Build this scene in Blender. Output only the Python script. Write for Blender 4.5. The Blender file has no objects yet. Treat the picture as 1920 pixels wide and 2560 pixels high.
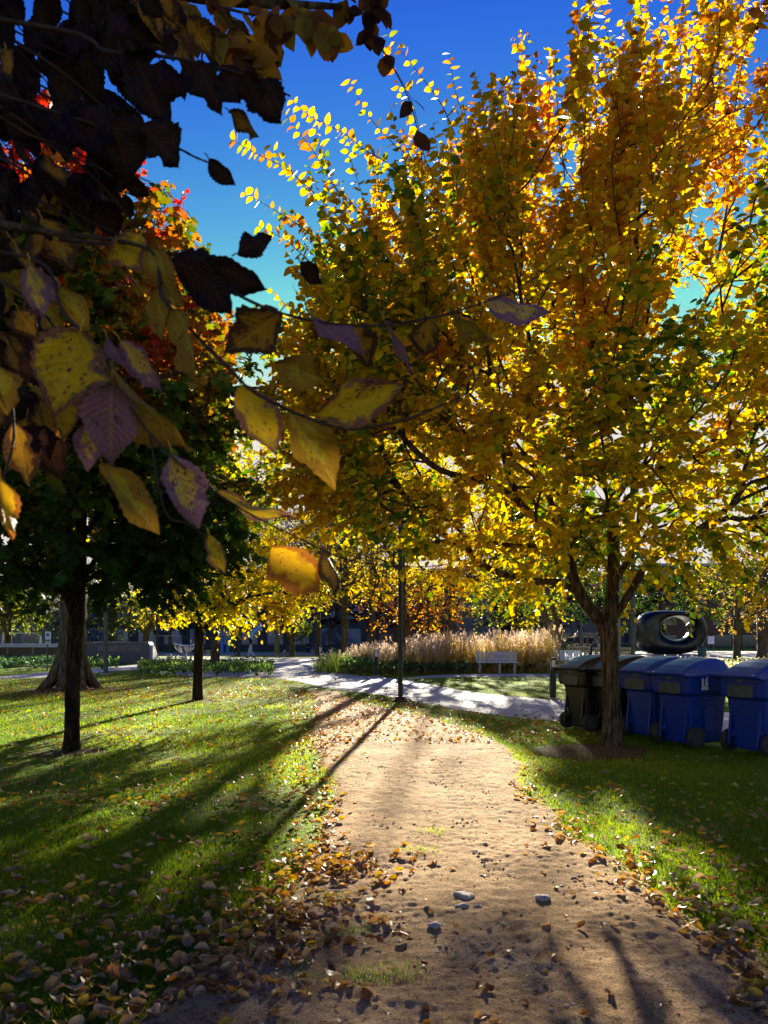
import bpy, bmesh, math, random
import numpy as np
from mathutils import Vector, Matrix

# ------------------------------------------------------------------ camera numbers
H, F, YH, CX = 1.45, 745.0, 637.0, 384.0
R = math.radians
rng = np.random.default_rng(11)
random.seed(7)
scene = bpy.context.scene
COL = scene.collection
SUN_EL, SUN_AZ = R(13.5), R(6.0)

def sstep(t):
    t = np.clip(t, 0, 1)
    return t * t * (3 - 2 * t)

def gz(x, y):
    """terrain height: level, the far lawn dips away on the left"""
    return -1.0 * sstep((np.asarray(y, float) - 50) / 38) * sstep((6 - np.asarray(x, float)) / 12)

def gp(px, py):
    z = 0.0
    d = 10.0
    for _ in range(25):
        dn = (H - z) * F / (py - YH)
        d = 0.5 * d + 0.5 * dn
        z = float(gz((px - CX) / F * d, d))
    return Vector(((px - CX) / F * d, d, z))

def at(px, py, d):
    return Vector(((px - CX) / F * d, d, H + (YH - py) / F * d))

def onland(px, d):
    x = (px - CX) / F * d
    return Vector((x, d, float(gz(x, d))))

# ------------------------------------------------------------------ mesh builder
class MB:
    def __init__(s):
        s.V, s.FA, s.M, s.C, s.n, s.U = [], [], [], [], 0, []
    def add(s, V, Fs, m=0, col=None, uv=None):
        V = np.asarray(V, dtype=np.float64).reshape(-1, 3)
        if isinstance(Fs, np.ndarray):
            s.FA.append((Fs + s.n, m))
        else:
            by = {}
            for f in Fs:
                by.setdefault(len(f), []).append(f)
            for k, v in by.items():
                s.FA.append((np.array(v, dtype=np.int64) + s.n, m))
        s.V.append(V)
        c = np.ones((len(V), 4))
        if col is not None:
            c[:, :3] = col
        s.C.append(c)
        s.U.append(np.zeros((len(V), 3)) if uv is None else uv)
        s.n += len(V)
        return s
    def box(s, c, size, rz=0, rx=0, ry=0, m=0, taper=1.0, bev=0.0):
        hx, hy, hz = [q / 2 for q in size]
        V, Fs = box_verts(hx, hy, hz, taper, bev)
        Mx = Matrix.Rotation(rz, 3, 'Z') @ Matrix.Rotation(ry, 3, 'Y') @ Matrix.Rotation(rx, 3, 'X')
        V = V @ np.array(Mx).T + np.array(c)
        return s.add(V, Fs, m)
    def tube(s, pts, rad, k=8, m=0, cap=True, wob=0.0):
        V, Fs = tube(pts, rad, k, cap, wob)
        return s.add(V, Fs, m)
    def lathe(s, prof, c=(0, 0, 0), k=20, m=0):
        pr = np.array(prof, float)
        a = np.arange(k) * 2 * math.pi / k
        V = np.stack([pr[:, None, 0] * np.cos(a), pr[:, None, 0] * np.sin(a), np.repeat(pr[:, 1:2], k, 1)], -1).reshape(-1, 3)
        Fs = []
        for i in range(len(pr) - 1):
            for j in range(k):
                Fs.append((i * k + j, i * k + (j + 1) % k, (i + 1) * k + (j + 1) % k, (i + 1) * k + j))
        return s.add(V + np.array(c), Fs, m)
    def prism(s, pts2, y0, y1, axis='y', m=0):
        """outline (a,b) extruded along an axis"""
        n = len(pts2)
        def mk(t):
            if axis == 'y': return [(a, t, b) for a, b in pts2]
            if axis == 'x': return [(t, a, b) for a, b in pts2]
            return [(a, b, t) for a, b in pts2]
        V = mk(y0) + mk(y1)
        Fs = [tuple(range(n)), tuple(range(2 * n - 1, n - 1, -1))]
        for i in range(n):
            j = (i + 1) % n
            Fs.append((i, i + n, j + n, j))
        return s.add(V, Fs, m)
    def build(s, name, mats, parent=None, smooth=False, col=False, uv=False, fixn=False):
        me = bpy.data.meshes.new(name)
        V = np.concatenate(s.V)
        me.vertices.add(len(V))
        me.vertices.foreach_set('co', V.astype(np.float32).ravel())
        loops, starts, mi, off = [], [], [], 0
        for fa, m in s.FA:
            k = fa.shape[1]
            loops.append(fa.ravel())
            starts.append(off + np.arange(len(fa)) * k)
            mi.append(np.full(len(fa), m))
            off += fa.size
        L = np.concatenate(loops).astype(np.int32)
        S = np.concatenate(starts).astype(np.int32)
        me.loops.add(len(L))
        me.loops.foreach_set('vertex_index', L)
        me.polygons.add(len(S))
        me.polygons.foreach_set('loop_start', S)
        me.update(calc_edges=True)
        me.polygons.foreach_set('material_index', np.concatenate(mi).astype(np.int32))
        me.polygons.foreach_set('use_smooth', np.full(len(S), bool(smooth)))
        if col:
            a = me.attributes.new('Col', 'FLOAT_COLOR', 'POINT')
            a.data.foreach_set('color', np.concatenate(s.C).astype(np.float32).ravel())
        if uv:
            a = me.attributes.new('luv', 'FLOAT_VECTOR', 'POINT')
            a.data.foreach_set('vector', np.concatenate(s.U).astype(np.float32).ravel())
        if fixn:
            bm = bmesh.new(); bm.from_mesh(me)
            bmesh.ops.recalc_face_normals(bm, faces=bm.faces)
            bm.to_mesh(me); bm.free()
        for mt in (mats if isinstance(mats, (list, tuple)) else [mats]):
            me.materials.append(mt)
        o = bpy.data.objects.new(name, me)
        COL.objects.link(o)
        if parent is not None:
            o.parent = parent
        return o

def box_verts(hx, hy, hz, taper=1.0, bev=0.0):
    if bev <= 0:
        V = [(-hx, -hy, -hz), (hx, -hy, -hz), (hx, hy, -hz), (-hx, hy, -hz)]
        V += [(x * taper, y * taper, hz) for x, y, _ in V]
        return np.array(V), [(3, 2, 1, 0), (4, 5, 6, 7), (0, 1, 5, 4), (1, 2, 6, 5), (2, 3, 7, 6), (3, 0, 4, 7)]
    b = min(bev, hx * .9, hy * .9, hz * .9)
    def ring(ix, iy, z, t):
        x, y = (hx - ix) * t, (hy - iy) * t
        return [(-x + b, -y, z), (x - b, -y, z), (x, -y + b, z), (x, y - b, z), (x - b, y, z), (-x + b, y, z), (-x, y - b, z), (-x, -y + b, z)]
    V = ring(b * .6, b * .6, -hz, 1) + ring(0, 0, -hz + b, 1) + ring(0, 0, hz - b, taper) + ring(b * .6, b * .6, hz, taper)
    Fs = [tuple(range(7, -1, -1)), tuple(range(24, 32))]
    for i in range(3):
        for j in range(8):
            Fs.append((i * 8 + j, i * 8 + (j + 1) % 8, (i + 1) * 8 + (j + 1) % 8, (i + 1) * 8 + j))
    return np.array(V), Fs

def tube(pts, rad, k=8, cap=True, wob=0.0):
    P = np.array([tuple(p) for p in pts], float)
    n = len(P)
    rad = np.full(n, rad, float) if np.isscalar(rad) else np.array(rad, float)
    T = np.gradient(P, axis=0)
    T /= np.linalg.norm(T, axis=1)[:, None] + 1e-12
    ref = np.array([1.0, 0, 0]) if abs(T[0][0]) < 0.8 else np.array([0, 1.0, 0])
    a = np.arange(k) * 2 * math.pi / k
    ca, sa = np.cos(a), np.sin(a)
    V = np.empty((n, k, 3))
    b = ref - T[0] * ref.dot(T[0]); b /= np.linalg.norm(b)
    for i in range(n):
        b = b - T[i] * b.dot(T[i]); b /= np.linalg.norm(b) + 1e-12
        c = np.cross(T[i], b)
        rr = rad[i] * (1 + (wob * rng.normal(size=k) if wob else 0))
        V[i] = P[i] + (rr * ca)[:, None] * b + (rr * sa)[:, None] * c
    V = V.reshape(-1, 3)
    i = np.arange(n - 1)[:, None] * k
    j = np.arange(k)[None, :]
    j2 = (j + 1) % k
    Q = np.stack([i + j, i + j2, i + k + j2, i + k + j], -1).reshape(-1, 4)
    Fs = [tuple(q) for q in Q]
    if cap:
        Fs.append(tuple(range(k - 1, -1, -1)))
        Fs.append(tuple(range((n - 1) * k, n * k)))
    return V, Fs

def smoothpts(pts, m=4):
    """Catmull-Rom through points"""
    P = [Vector(p) for p in pts]
    out = []
    for i in range(len(P) - 1):
        a, b, c, d = P[max(i - 1, 0)], P[i], P[i + 1], P[min(i + 2, len(P) - 1)]
        for j in range(m):
            t = j / m
            out.append(.5 * ((2 * b) + (c - a) * t + (2 * a - 5 * b + 4 * c - d) * t * t + (3 * b - a - 3 * c + d) * t ** 3))
    out.append(P[-1])
    return out

def tag(o, label=None, cat=None, group=None, kind=None):
    if label: o['label'] = label
    if cat: o['category'] = cat
    if group: o['group'] = group
    if kind: o['kind'] = kind
    return o

def thing(name, label, cat, loc=(0, 0, 0), rz=0, group=None):
    o = bpy.data.objects.new(name, None)
    o.empty_display_size = 0.1
    COL.objects.link(o)
    o.location = loc
    o.rotation_euler = (0, 0, rz)
    return tag(o, label, cat, group)

KIDS = {}
def copy_thing(o, loc, rz, label=None, scale=None, group=None):
    kids = {}
    for q in COL.objects:
        if q.parent is not None:
            kids.setdefault(q.parent.name, []).append(q)
    def rec(src, par):
        c = src.copy(); COL.objects.link(c)
        if par is not None: c.parent = par
        for ch in kids.get(src.name, []):
            rec(ch, c)
        return c
    r = rec(o, None)
    r.location = loc
    r.rotation_euler = (0, 0, rz)
    if scale: r.scale = (scale,) * 3
    if label: r['label'] = label
    if group: r['group'] = group
    return r

# ------------------------------------------------------------------ materials
def newmat(name):
    m = bpy.data.materials.new(name)
    m.use_nodes = True
    nt = m.node_tree
    nt.nodes.clear()
    out = nt.nodes.new('ShaderNodeOutputMaterial')
    return m, nt, out

def N(nt, typ, **kw):
    n = nt.nodes.new(typ)
    for k, v in kw.items():
        if k.startswith('_'):
            n.inputs[k[1:].replace('_', ' ')].default_value = v
        else:
            setattr(n, k, v)
    return n

def ramp(nt, fac, stops):
    r = nt.nodes.new('ShaderNodeValToRGB')
    e = r.color_ramp.elements
    while len(e) > 1: e.remove(e[-1])
    e[0].position, e[0].color = stops[0][0], (*stops[0][1], 1)
    for p, c in stops[1:]:
        q = e.new(p); q.color = (*c, 1)
    nt.links.new(fac, r.inputs['Fac'])
    return r.outputs['Color']

def surf(name, stops, scale=8, rough=.8, bump=.3, bscale=None, spec=.3, metal=0, detail=6, bdist=.01, stretch=None, scale2=None):
    """noise-coloured surface with bump"""
    m, nt, out = newmat(name)
    L = nt.links.new
    tc = N(nt, 'ShaderNodeTexCoord')
    src = tc.outputs['Object']
    if stretch:
        mp = N(nt, 'ShaderNodeMapping'); mp.inputs['Scale'].default_value = stretch
        L(src, mp.inputs['Vector']); src = mp.outputs['Vector']
    n1 = N(nt, 'ShaderNodeTexNoise', _Scale=scale, _Detail=detail, _Roughness=.65)
    L(src, n1.inputs['Vector'])
    fac = n1.outputs['Fac']
    if scale2:
        n3 = N(nt, 'ShaderNodeTexNoise', _Scale=scale2, _Detail=4.0)
        L(src, n3.inputs['Vector'])
        mx = N(nt, 'ShaderNodeMath', operation='ADD'); L(fac, mx.inputs[0]); L(n3.outputs['Fac'], mx.inputs[1])
        mh = N(nt, 'ShaderNodeMath', operation='MULTIPLY'); L(mx.outputs[0], mh.inputs[0]); mh.inputs[1].default_value = .5
        fac = mh.outputs[0]
    b = N(nt, 'ShaderNodeBsdfPrincipled')
    L(ramp(nt, fac, stops), b.inputs['Base Color'])
    b.inputs['Roughness'].default_value = rough
    b.inputs['Specular IOR Level'].default_value = spec
    b.inputs['Metallic'].default_value = metal
    if bump:
        n2 = N(nt, 'ShaderNodeTexNoise', _Scale=bscale or scale * 4, _Detail=8.0, _Roughness=.7)
        L(src, n2.inputs['Vector'])
        bp = N(nt, 'ShaderNodeBump', _Strength=bump, _Distance=bdist)
        L(n2.outputs['Fac'], bp.inputs['Height'])
        L(bp.outputs['Normal'], b.inputs['Normal'])
    L(b.outputs[0], out.inputs[0])
    return m

def flat(name, c, rough=.5, metal=0, spec=.4, var=.12, bump=.0):
    c = np.array(c)
    return surf(name, [(.3, tuple(c * (1 - var))), (.7, tuple(np.minimum(c * (1 + var), 1)))], scale=6, rough=rough, metal=metal, spec=spec, bump=bump)

def leafmat(name, trans=.5, rough=.45, spec=.12, tgain=1.0):
    m, nt, out = newmat(name)
    L = nt.links.new
    at_ = N(nt, 'ShaderNodeAttribute', attribute_name='Col')
    b = N(nt, 'ShaderNodeBsdfPrincipled', _Roughness=rough)
    b.inputs['Specular IOR Level'].default_value = spec
    L(at_.outputs['Color'], b.inputs['Base Color'])
    hs = N(nt, 'ShaderNodeHueSaturation'); hs.inputs['Saturation'].default_value = 1.1; hs.inputs['Value'].default_value = tgain
    L(at_.outputs['Color'], hs.inputs['Color'])
    t = N(nt, 'ShaderNodeBsdfTranslucent')
    L(hs.outputs[0], t.inputs['Color'])
    mx = N(nt, 'ShaderNodeMixShader'); mx.inputs[0].default_value = trans
    L(b.outputs[0], mx.inputs[1]); L(t.outputs[0], mx.inputs[2])
    L(mx.outputs[0], out.inputs[0])
    return m

def bigleafmat(name, base, blotch, amount, spot, vein, trans=.24, gain=1.0, edge=.55):
    m, nt, out = newmat(name)
    L = nt.links.new
    at_ = N(nt, 'ShaderNodeAttribute', attribute_name='luv')
    oi = N(nt, 'ShaderNodeObjectInfo')
    sep = N(nt, 'ShaderNodeSeparateXYZ'); L(at_.outputs['Vector'], sep.inputs[0])
    def mth(op, a, b=None, clamp=False):
        q = N(nt, 'ShaderNodeMath', operation=op); q.use_clamp = clamp
        for i, v in enumerate((a, b)):
            if v is None: continue
            if isinstance(v, (int, float)): q.inputs[i].default_value = v
            else: L(v, q.inputs[i])
        return q.outputs[0]
    au = mth('ABSOLUTE', sep.outputs['X'])
    v = sep.outputs['Y']
    off = mth('MULTIPLY', oi.outputs['Random'], 37.0)
    cmb = N(nt, 'ShaderNodeCombineXYZ'); L(sep.outputs['X'], cmb.inputs[0]); L(mth('MULTIPLY', v, 2.2), cmb.inputs[1]); L(mth('ADD', off, sep.outputs['Z']), cmb.inputs[2])
    n1 = N(nt, 'ShaderNodeTexNoise', _Scale=2.0, _Detail=6.0, _Roughness=.68); L(cmb.outputs[0], n1.inputs['Vector'])
    vo = N(nt, 'ShaderNodeTexVoronoi', _Scale=5.2); L(cmb.outputs[0], vo.inputs['Vector'])
    n2 = N(nt, 'ShaderNodeTexNoise', _Scale=9.0, _Detail=2.0); L(cmb.outputs[0], n2.inputs['Vector'])
    # blotch factor: noise + edges
    e = mth('MULTIPLY', mth('POWER', au, 3.0), edge)
    tip = mth('MULTIPLY', mth('POWER', v, 5.0), edge * .8)
    f = mth('ADD', mth('ADD', n1.outputs['Fac'], e), tip)
    f = mth('MULTIPLY', mth('SUBTRACT', f, 1.0 - amount), 8.0, True)
    mixc = N(nt, 'ShaderNodeMix', data_type='RGBA'); mixc.inputs[6].default_value = (*base, 1); mixc.inputs[7].default_value = (*blotch, 1); L(f, mixc.inputs[0])
    # side veins
    w = mth('SINE', mth('MULTIPLY', mth('SUBTRACT', mth('MULTIPLY', v, 11.0), mth('MULTIPLY', au, 3.0)), 6.283))
    w = mth('MULTIPLY', mth('MULTIPLY', mth('SUBTRACT', mth('ADD', w, mth('MULTIPLY', n2.outputs['Fac'], 1.6)), 1.05), .6, True), mth('SUBTRACT', 1.0, mth('MULTIPLY', f, .8)))
    mixv = N(nt, 'ShaderNodeMix', data_type='RGBA'); L(w, mixv.inputs[0]); L(mixc.outputs[2], mixv.inputs[6]); mixv.inputs[7].default_value = (*vein, 1)
    mid = mth('SUBTRACT', 1.0, mth('MULTIPLY', au, 16.0), True)
    mixm = N(nt, 'ShaderNodeMix', data_type='RGBA'); L(mth('MULTIPLY', mid, .7), mixm.inputs[0]); L(mixv.outputs[2], mixm.inputs[6]); mixm.inputs[7].default_value = (*vein, 1)
    # spots
    s = mth('SUBTRACT', mth('ADD', .08, mth('MULTIPLY', n2.outputs['Fac'], .5)), vo.outputs['Distance'])
    s = mth('MULTIPLY', s, 9.0, True)
    n4 = N(nt, 'ShaderNodeTexNoise', _Scale=1.6, _Detail=1.0); L(cmb.outputs[0], n4.inputs['Vector'])
    s = mth('MULTIPLY', s, mth('MULTIPLY', mth('SUBTRACT', n4.outputs['Fac'], .46), 9.0, True))
    mixs = N(nt, 'ShaderNodeMix', data_type='RGBA'); L(mth('MULTIPLY', s, spot), mixs.inputs[0]); L(mixm.outputs[2], mixs.inputs[6]); mixs.inputs[7].default_value = (.05, .025, .03, 1)
    colr = mixs.outputs[2]
    b = N(nt, 'ShaderNodeBsdfPrincipled', _Roughness=.5); b.inputs['Specular IOR Level'].default_value = .13
    L(colr, b.inputs['Base Color'])
    bp = N(nt, 'ShaderNodeBump', _Strength=.9, _Distance=.004); L(mth('ADD', w, n1.outputs['Fac']), bp.inputs['Height']); L(bp.outputs[0], b.inputs['Normal'])
    t = N(nt, 'ShaderNodeBsdfTranslucent'); L(colr, t.inputs['Color'])
    mx = N(nt, 'ShaderNodeMixShader'); mx.inputs[0].default_value = trans
    L(b.outputs[0], mx.inputs[1]); L(t.outputs[0], mx.inputs[2]); L(mx.outputs[0], out.inputs[0])
    return m
SKY_STR, SUN_STR, EXPOSURE = .034, 5.0, 2.4
# per channel: gain, power, ceiling (the sky texture's own values)
SKY_CURVE = [(.58, 4.4, 4.9), (.158, 3.5, 4.5), (.75, 1.4, 4.15)]
NG1, NG2, NG3, NSOLO = 235000, 180000, 135000, 285
NHERO, NMAPLE = 1750, 1450
# ------------------------------------------------------------------ world, sun, camera
def vnoise(x, y, seed=0):
    x = np.asarray(x, float); y = np.asarray(y, float)
    xi, yi = np.floor(x).astype(np.int64), np.floor(y).astype(np.int64)
    fx, fy = sstep(x - xi), sstep(y - yi)
    def h(a, b):
        n = (a * 374761393 + b * 668265263 + seed * 974711) & 0x7fffffff
        n = ((n ^ (n >> 13)) * 1274126177) & 0x7fffffff
        return ((n ^ (n >> 16)) & 0xffff) / 65535.0
    a = h(xi, yi) * (1 - fx) + h(xi + 1, yi) * fx
    b = h(xi, yi + 1) * (1 - fx) + h(xi + 1, yi + 1) * fx
    return a * (1 - fy) + b * fy

def fbm(x, y, o=4, seed=0):
    s, a, t = 0, 1.0, 0
    for i in range(o):
        s = s + a * vnoise(np.asarray(x) * 2 ** i, np.asarray(y) * 2 ** i, seed + i * 17); t += a; a *= .5
    return s / t

w = bpy.data.worlds.new('World'); scene.world = w; w.use_nodes = True
wn = w.node_tree; wn.nodes.clear()
wo = wn.nodes.new('ShaderNodeOutputWorld')
bg = wn.nodes.new('ShaderNodeBackground')
sky = wn.nodes.new('ShaderNodeTexSky'); sky.sky_type = 'NISHITA'
sky.sun_disc = False; sky.sun_elevation = SUN_EL; sky.sun_rotation = SUN_AZ
sky.altitude = 0; sky.air_density = 1.0; sky.dust_density = 0.0; sky.ozone_density = 4.0
# grade of the sky: deeper blue overhead, paling towards the sun
sep = wn.nodes.new('ShaderNodeSeparateColor'); cmb = wn.nodes.new('ShaderNodeCombineColor')
wn.links.new(sky.outputs[0], sep.inputs[0])
for k, (gain, power, top) in enumerate(SKY_CURVE):
    q = wn.nodes.new('ShaderNodeMath'); q.operation = 'POWER'; q.inputs[1].default_value = power
    g_ = wn.nodes.new('ShaderNodeMath'); g_.operation = 'MULTIPLY'; g_.inputs[1].default_value = gain
    wn.links.new(q.outputs[0], g_.inputs[0])
    f_ = wn.nodes.new('ShaderNodeMath'); f_.operation = 'ADD'; f_.inputs[1].default_value = .01
    wn.links.new(g_.outputs[0], f_.inputs[0]); g_ = f_ if k == 0 else g_
    t_ = wn.nodes.new('ShaderNodeMath'); t_.operation = 'MINIMUM'; t_.inputs[1].default_value = top
    wn.links.new(sep.outputs[k], q.inputs[0]); wn.links.new(g_.outputs[0], t_.inputs[0]); wn.links.new(t_.outputs[0], cmb.inputs[k])
wn.links.new(cmb.outputs[0], bg.inputs['Color']); wn.links.new(bg.outputs[0], wo.inputs[0])
bg.inputs['Strength'].default_value = SKY_STR

sl = bpy.data.lights.new('sun', 'SUN'); sl.energy = SUN_STR; sl.angle = R(0.53); sl.color = (1, .9, .72)
so = bpy.data.objects.new('sun', sl); COL.objects.link(so)
sd = Vector((math.sin(SUN_AZ) * math.cos(SUN_EL), math.cos(SUN_AZ) * math.cos(SUN_EL), math.sin(SUN_EL)))
so.rotation_euler = sd.to_track_quat('Z', 'Y').to_euler()
so.location = (5, 40, 30)

cam = bpy.data.cameras.new('camera'); co = bpy.data.objects.new('camera', cam); COL.objects.link(co)
co.location = (0, 0, H); co.rotation_euler = (R(90), 0, 0)
cam.sensor_fit = 'VERTICAL'; cam.sensor_height = 24; cam.sensor_width = 18
cam.lens = F / 1024 * 24; cam.shift_y = (YH - 512) / 1024
cam.clip_start = .05; cam.clip_end = 3000
cam.dof.use_dof = True; cam.dof.focus_distance = 9.0; cam.dof.aperture_fstop = cam.lens / 3.0
scene.camera = co
vs = scene.view_settings
vs.view_transform = 'Standard'; vs.look = 'None'; vs.exposure = EXPOSURE; vs.gamma = 1
scene.cycles.max_bounces = 8; scene.cycles.diffuse_bounces = 4; scene.cycles.glossy_bounces = 3
scene.cycles.transmission_bounces = 6; scene.cycles.sample_clamp_indirect = 6

# ------------------------------------------------------------------ ground
grass_soil = surf('grass_soil', [(.30, (.045, .075, .006)), (.46, (.11, .18, .010)), (.60, (.17, .22, .014)), (.78, (.23, .20, .05))], scale=1.3, scale2=22, rough=.95, bump=.9, bscale=60, bdist=.03, spec=.1)
def dirt_material():
    m, nt, out = newmat('dirt'); L = nt.links.new
    tc = N(nt, 'ShaderNodeTexCoord'); src = tc.outputs['Object']
    def noise(s, dt=5.0, ro=.6):
        n = N(nt, 'ShaderNodeTexNoise', _Scale=s, _Detail=dt, _Roughness=ro); L(src, n.inputs['Vector']); return n.outputs['Fac']
    big = ramp(nt, noise(1.7), [(.32, (.27, .16, .065)), (.5, (.39, .245, .105)), (.68, (.49, .33, .16))])
    fine = ramp(nt, noise(95, 3.0, .7), [(.36, (.35, .32, .30)), (.46, (.95, .95, .95)), (.58, (1.08, 1.07, 1.05)), (.68, (1.5, 1.5, 1.5))])
    mid = ramp(nt, noise(14, 4.0, .7), [(.34, (.55, .52, .48)), (.48, (1, 1, 1)), (.7, (1.18, 1.18, 1.2))])
    m1 = N(nt, 'ShaderNodeMix', data_type='RGBA', blend_type='MULTIPLY'); m1.inputs[0].default_value = 1; L(big, m1.inputs[6]); L(fine, m1.inputs[7])
    m2 = N(nt, 'ShaderNodeMix', data_type='RGBA', blend_type='MULTIPLY'); m2.inputs[0].default_value = 1; L(m1.outputs[2], m2.inputs[6]); L(mid, m2.inputs[7])
    b = N(nt, 'ShaderNodeBsdfPrincipled', _Roughness=.95); b.inputs['Specular IOR Level'].default_value = .05; L(m2.outputs[2], b.inputs['Base Color'])
    bp = N(nt, 'ShaderNodeBump', _Strength=.8, _Distance=.012); L(noise(60, 8.0, .75), bp.inputs['Height']); L(bp.outputs[0], b.inputs['Normal'])
    L(b.outputs[0], out.inputs[0])
    return m
dirt_m = dirt_material()
conc = surf('concrete', [(.25, (.33, .31, .29)), (.5, (.43, .41, .38)), (.75, (.52, .50, .47))], scale=1.1, scale2=30, rough=.75, bump=.25, bscale=90, bdist=.006, spec=.3)
def add_joints(m, size):
    nt = m.node_tree; L = nt.links.new
    b = [n for n in nt.nodes if n.type == 'BSDF_PRINCIPLED'][0]
    src = b.inputs['Base Color'].links[0].from_socket
    tc = N(nt, 'ShaderNodeTexCoord'); mp = N(nt, 'ShaderNodeMapping'); mp.inputs['Rotation'].default_value = (0, 0, .45); L(tc.outputs['Object'], mp.inputs['Vector'])
    br = N(nt, 'ShaderNodeTexBrick', offset=0.0); br.inputs['Scale'].default_value = 1; br.inputs['Brick Width'].default_value = size; br.inputs['Row Height'].default_value = size; br.inputs['Mortar Size'].default_value = .014
    br.inputs['Color1'].default_value = (1, 1, 1, 1); br.inputs['Color2'].default_value = (.90, .90, .91, 1); br.inputs['Mortar'].default_value = (.35, .33, .31, 1); L(mp.outputs[0], br.inputs['Vector'])
    mx = N(nt, 'ShaderNodeMix', data_type='RGBA', blend_type='MULTIPLY'); mx.inputs[0].default_value = 1; L(src, mx.inputs[6]); L(br.outputs['Color'], mx.inputs[7]); L(mx.outputs[2], b.inputs['Base Color'])
add_joints(conc, 1.8)
sand_m = surf('sand', [(.3, (.3, .22, .16)), (.7, (.45, .36, .28))], scale=2, rough=.95, bump=.3)

def axis(a, b, near, far, c=0):
    out = [c]
    s = near
    while out[-1] < b: out.append(out[-1] + s); s = min(s * 1.12, far)
    lo = [c]; s = near
    while lo[-1] > a: lo.append(lo[-1] - s); s = min(s * 1.12, far)
    return np.array(sorted(set(lo + out)))
gx = axis(-900, 900, .6, 60); gy = axis(-120, 1500, .6, 60, 4)
X, Y = np.meshgrid(gx, gy)
Z = gz(X, Y)
mb = MB()
nx, ny = len(gx), len(gy)
i = np.arange(ny - 1)[:, None] * nx; j = np.arange(nx - 1)[None, :]
Q = np.stack([i + j, i + j + 1, i + j + nx + 1, i + j + nx], -1).reshape(-1, 4)
mb.add(np.stack([X, Y, Z], -1).reshape(-1, 3), Q)
tag(mb.build('ground', grass_soil, smooth=True), kind='structure')

from mathutils.geometry import tessellate_polygon
def sheet(name, pts, z, mat, kind='structure', sm=3):
    P = smoothpts([(p[0], p[1], 0) for p in pts] + [(pts[0][0], pts[0][1], 0)], sm)[:-1] if sm else [Vector((p[0], p[1], 0)) for p in pts]
    tri = tessellate_polygon([P])
    V = [(p.x, p.y, z + float(gz(p.x, p.y))) for p in P]
    n = len(V)
    Fs = [tuple(t) for t in tri]
    out = []
    for t in Fs:
        a, b, c = [Vector(V[q]) for q in t]
        out.append(t if (b - a).cross(c - a).z > 0 else t[::-1])
    V2 = V + [(x, y, zz - .2) for x, y, zz in V]
    sides = [(q, (q + 1) % n, (q + 1) % n + n, q + n) for q in range(n)]
    o = MB().add(V2, out + sides).build(name, mat)
    tag(o, kind=kind)
    return o, np.array([(p.x, p.y) for p in P])
def pip(poly, x, y):
    ins = np.zeros(len(x), bool)
    n = len(poly); j = n - 1
    for i in range(n):
        xi, yi = poly[i]; xj, yj = poly[j]
        if yi != yj:
            c = ((yi > y) != (yj > y)) & (x < (xj - xi) * (y - yi) / (yj - yi) + xi)
            ins ^= c
        j = i
    return ins
near_e = [(-60, 682), (0, 679.5), (48, 677.4), (85, 674), (112, 671), (136, 670), (150, 672), (200, 677), (250, 677.5), (273, 678), (296, 681), (324, 687.5), (347, 690.8), (384, 695.5), (420, 702.5), (458, 709.5), (507.6, 716.5), (564, 722), (640, 729.5), (720, 738), (800, 748), (1000, 778)]
far_e = [(1000, 730), (768, 715), (640, 707), (566.6, 701), (507, 696), (458, 690), (402, 679.3), (375, 677), (342, 673.7), (320, 669), (311, 664.5), (313, 661.3), (326, 660), (345, 659.3), (345, 658.4), (250, 658.4), (150, 658.4), (148, 663), (109, 667.5), (58, 671), (0, 676.5), (-60, 678.5)]
PATHP = [gp(*p) for p in near_e + far_e]
_, poly_path = sheet('path', PATHP, .004, conc, sm=2)
_, poly_p2 = sheet('bench_path', [gp(*p) for p in [(404, 679), (420, 676.5), (457, 674.6), (551, 674), (640, 676), (768, 680), (900, 684), (900, 690), (768, 684), (640, 679), (551, 676.5), (457, 677), (420, 678.5)]], .008, conc, sm=2)
sheet('sculpture_plaza', [gp(*p) for p in [(560, 657.5), (640, 659.5), (720, 661), (800, 661), (900, 661), (900, 651.5), (800, 651.5), (700, 651.5), (620, 652), (560, 653)]], .004, conc, sm=0)
sheet('playground_sand', [onland(px, d) for px, d in [(150, 98), (355, 98), (355, 118), (150, 118)]], .03, sand_m, sm=0)

# dirt path -----------------------------------------------------------------
Lp = [(-4, -1.0), (0, -.98), (1, -.92), (2, -.86), (2.79, -.80), (3.27, -.71), (3.69, -.46), (4.2, -.40), (4.84, -.38), (6.43, -.38), (8.25, -.51), (10.4, -.86), (13, -1.15), (16, -1.45), (18.2, -1.7), (20.5, -2.3)]
Rp = [(-4, 1.55), (0, 1.5), (2.84, 1.46), (3.31, 1.5), (4, 1.47), (4.64, 1.38), (5.51, 1.22), (6.8, 1.27), (8.2, 1.42), (9.56, 1.49), (10.8, 1.38), (11.7, 1.15), (13, .75), (14.4, .28), (16, -.35), (18.2, -.95), (20.5, -1.3)]
def lx(d): return np.interp(d, [p[0] for p in Lp], [p[1] for p in Lp])
def rx(d): return np.interp(d, [p[0] for p in Rp], [p[1] for p in Rp])
d = [-4.0]
while d[-1] < 19.6: d.append(d[-1] + (.05 if d[-1] < 2 else max(.012, .0042 * d[-1])))
d = np.array(d); nu = 230
u = np.linspace(-.12, 1.12, nu)
D, U = np.meshgrid(d, u, indexing='ij')
lo = lx(D) + .22 * (fbm(D * 1.3, D * 0 + 3, 3, 5) - .5); hi = rx(D) + .22 * (fbm(D * 1.3, D * 0 + 9, 3, 8) - .5)
XX = lo + (hi - lo) * U
edge = np.minimum(U + .12, 1.12 - U) * (hi - lo)
em = sstep(edge / .22)
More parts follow.
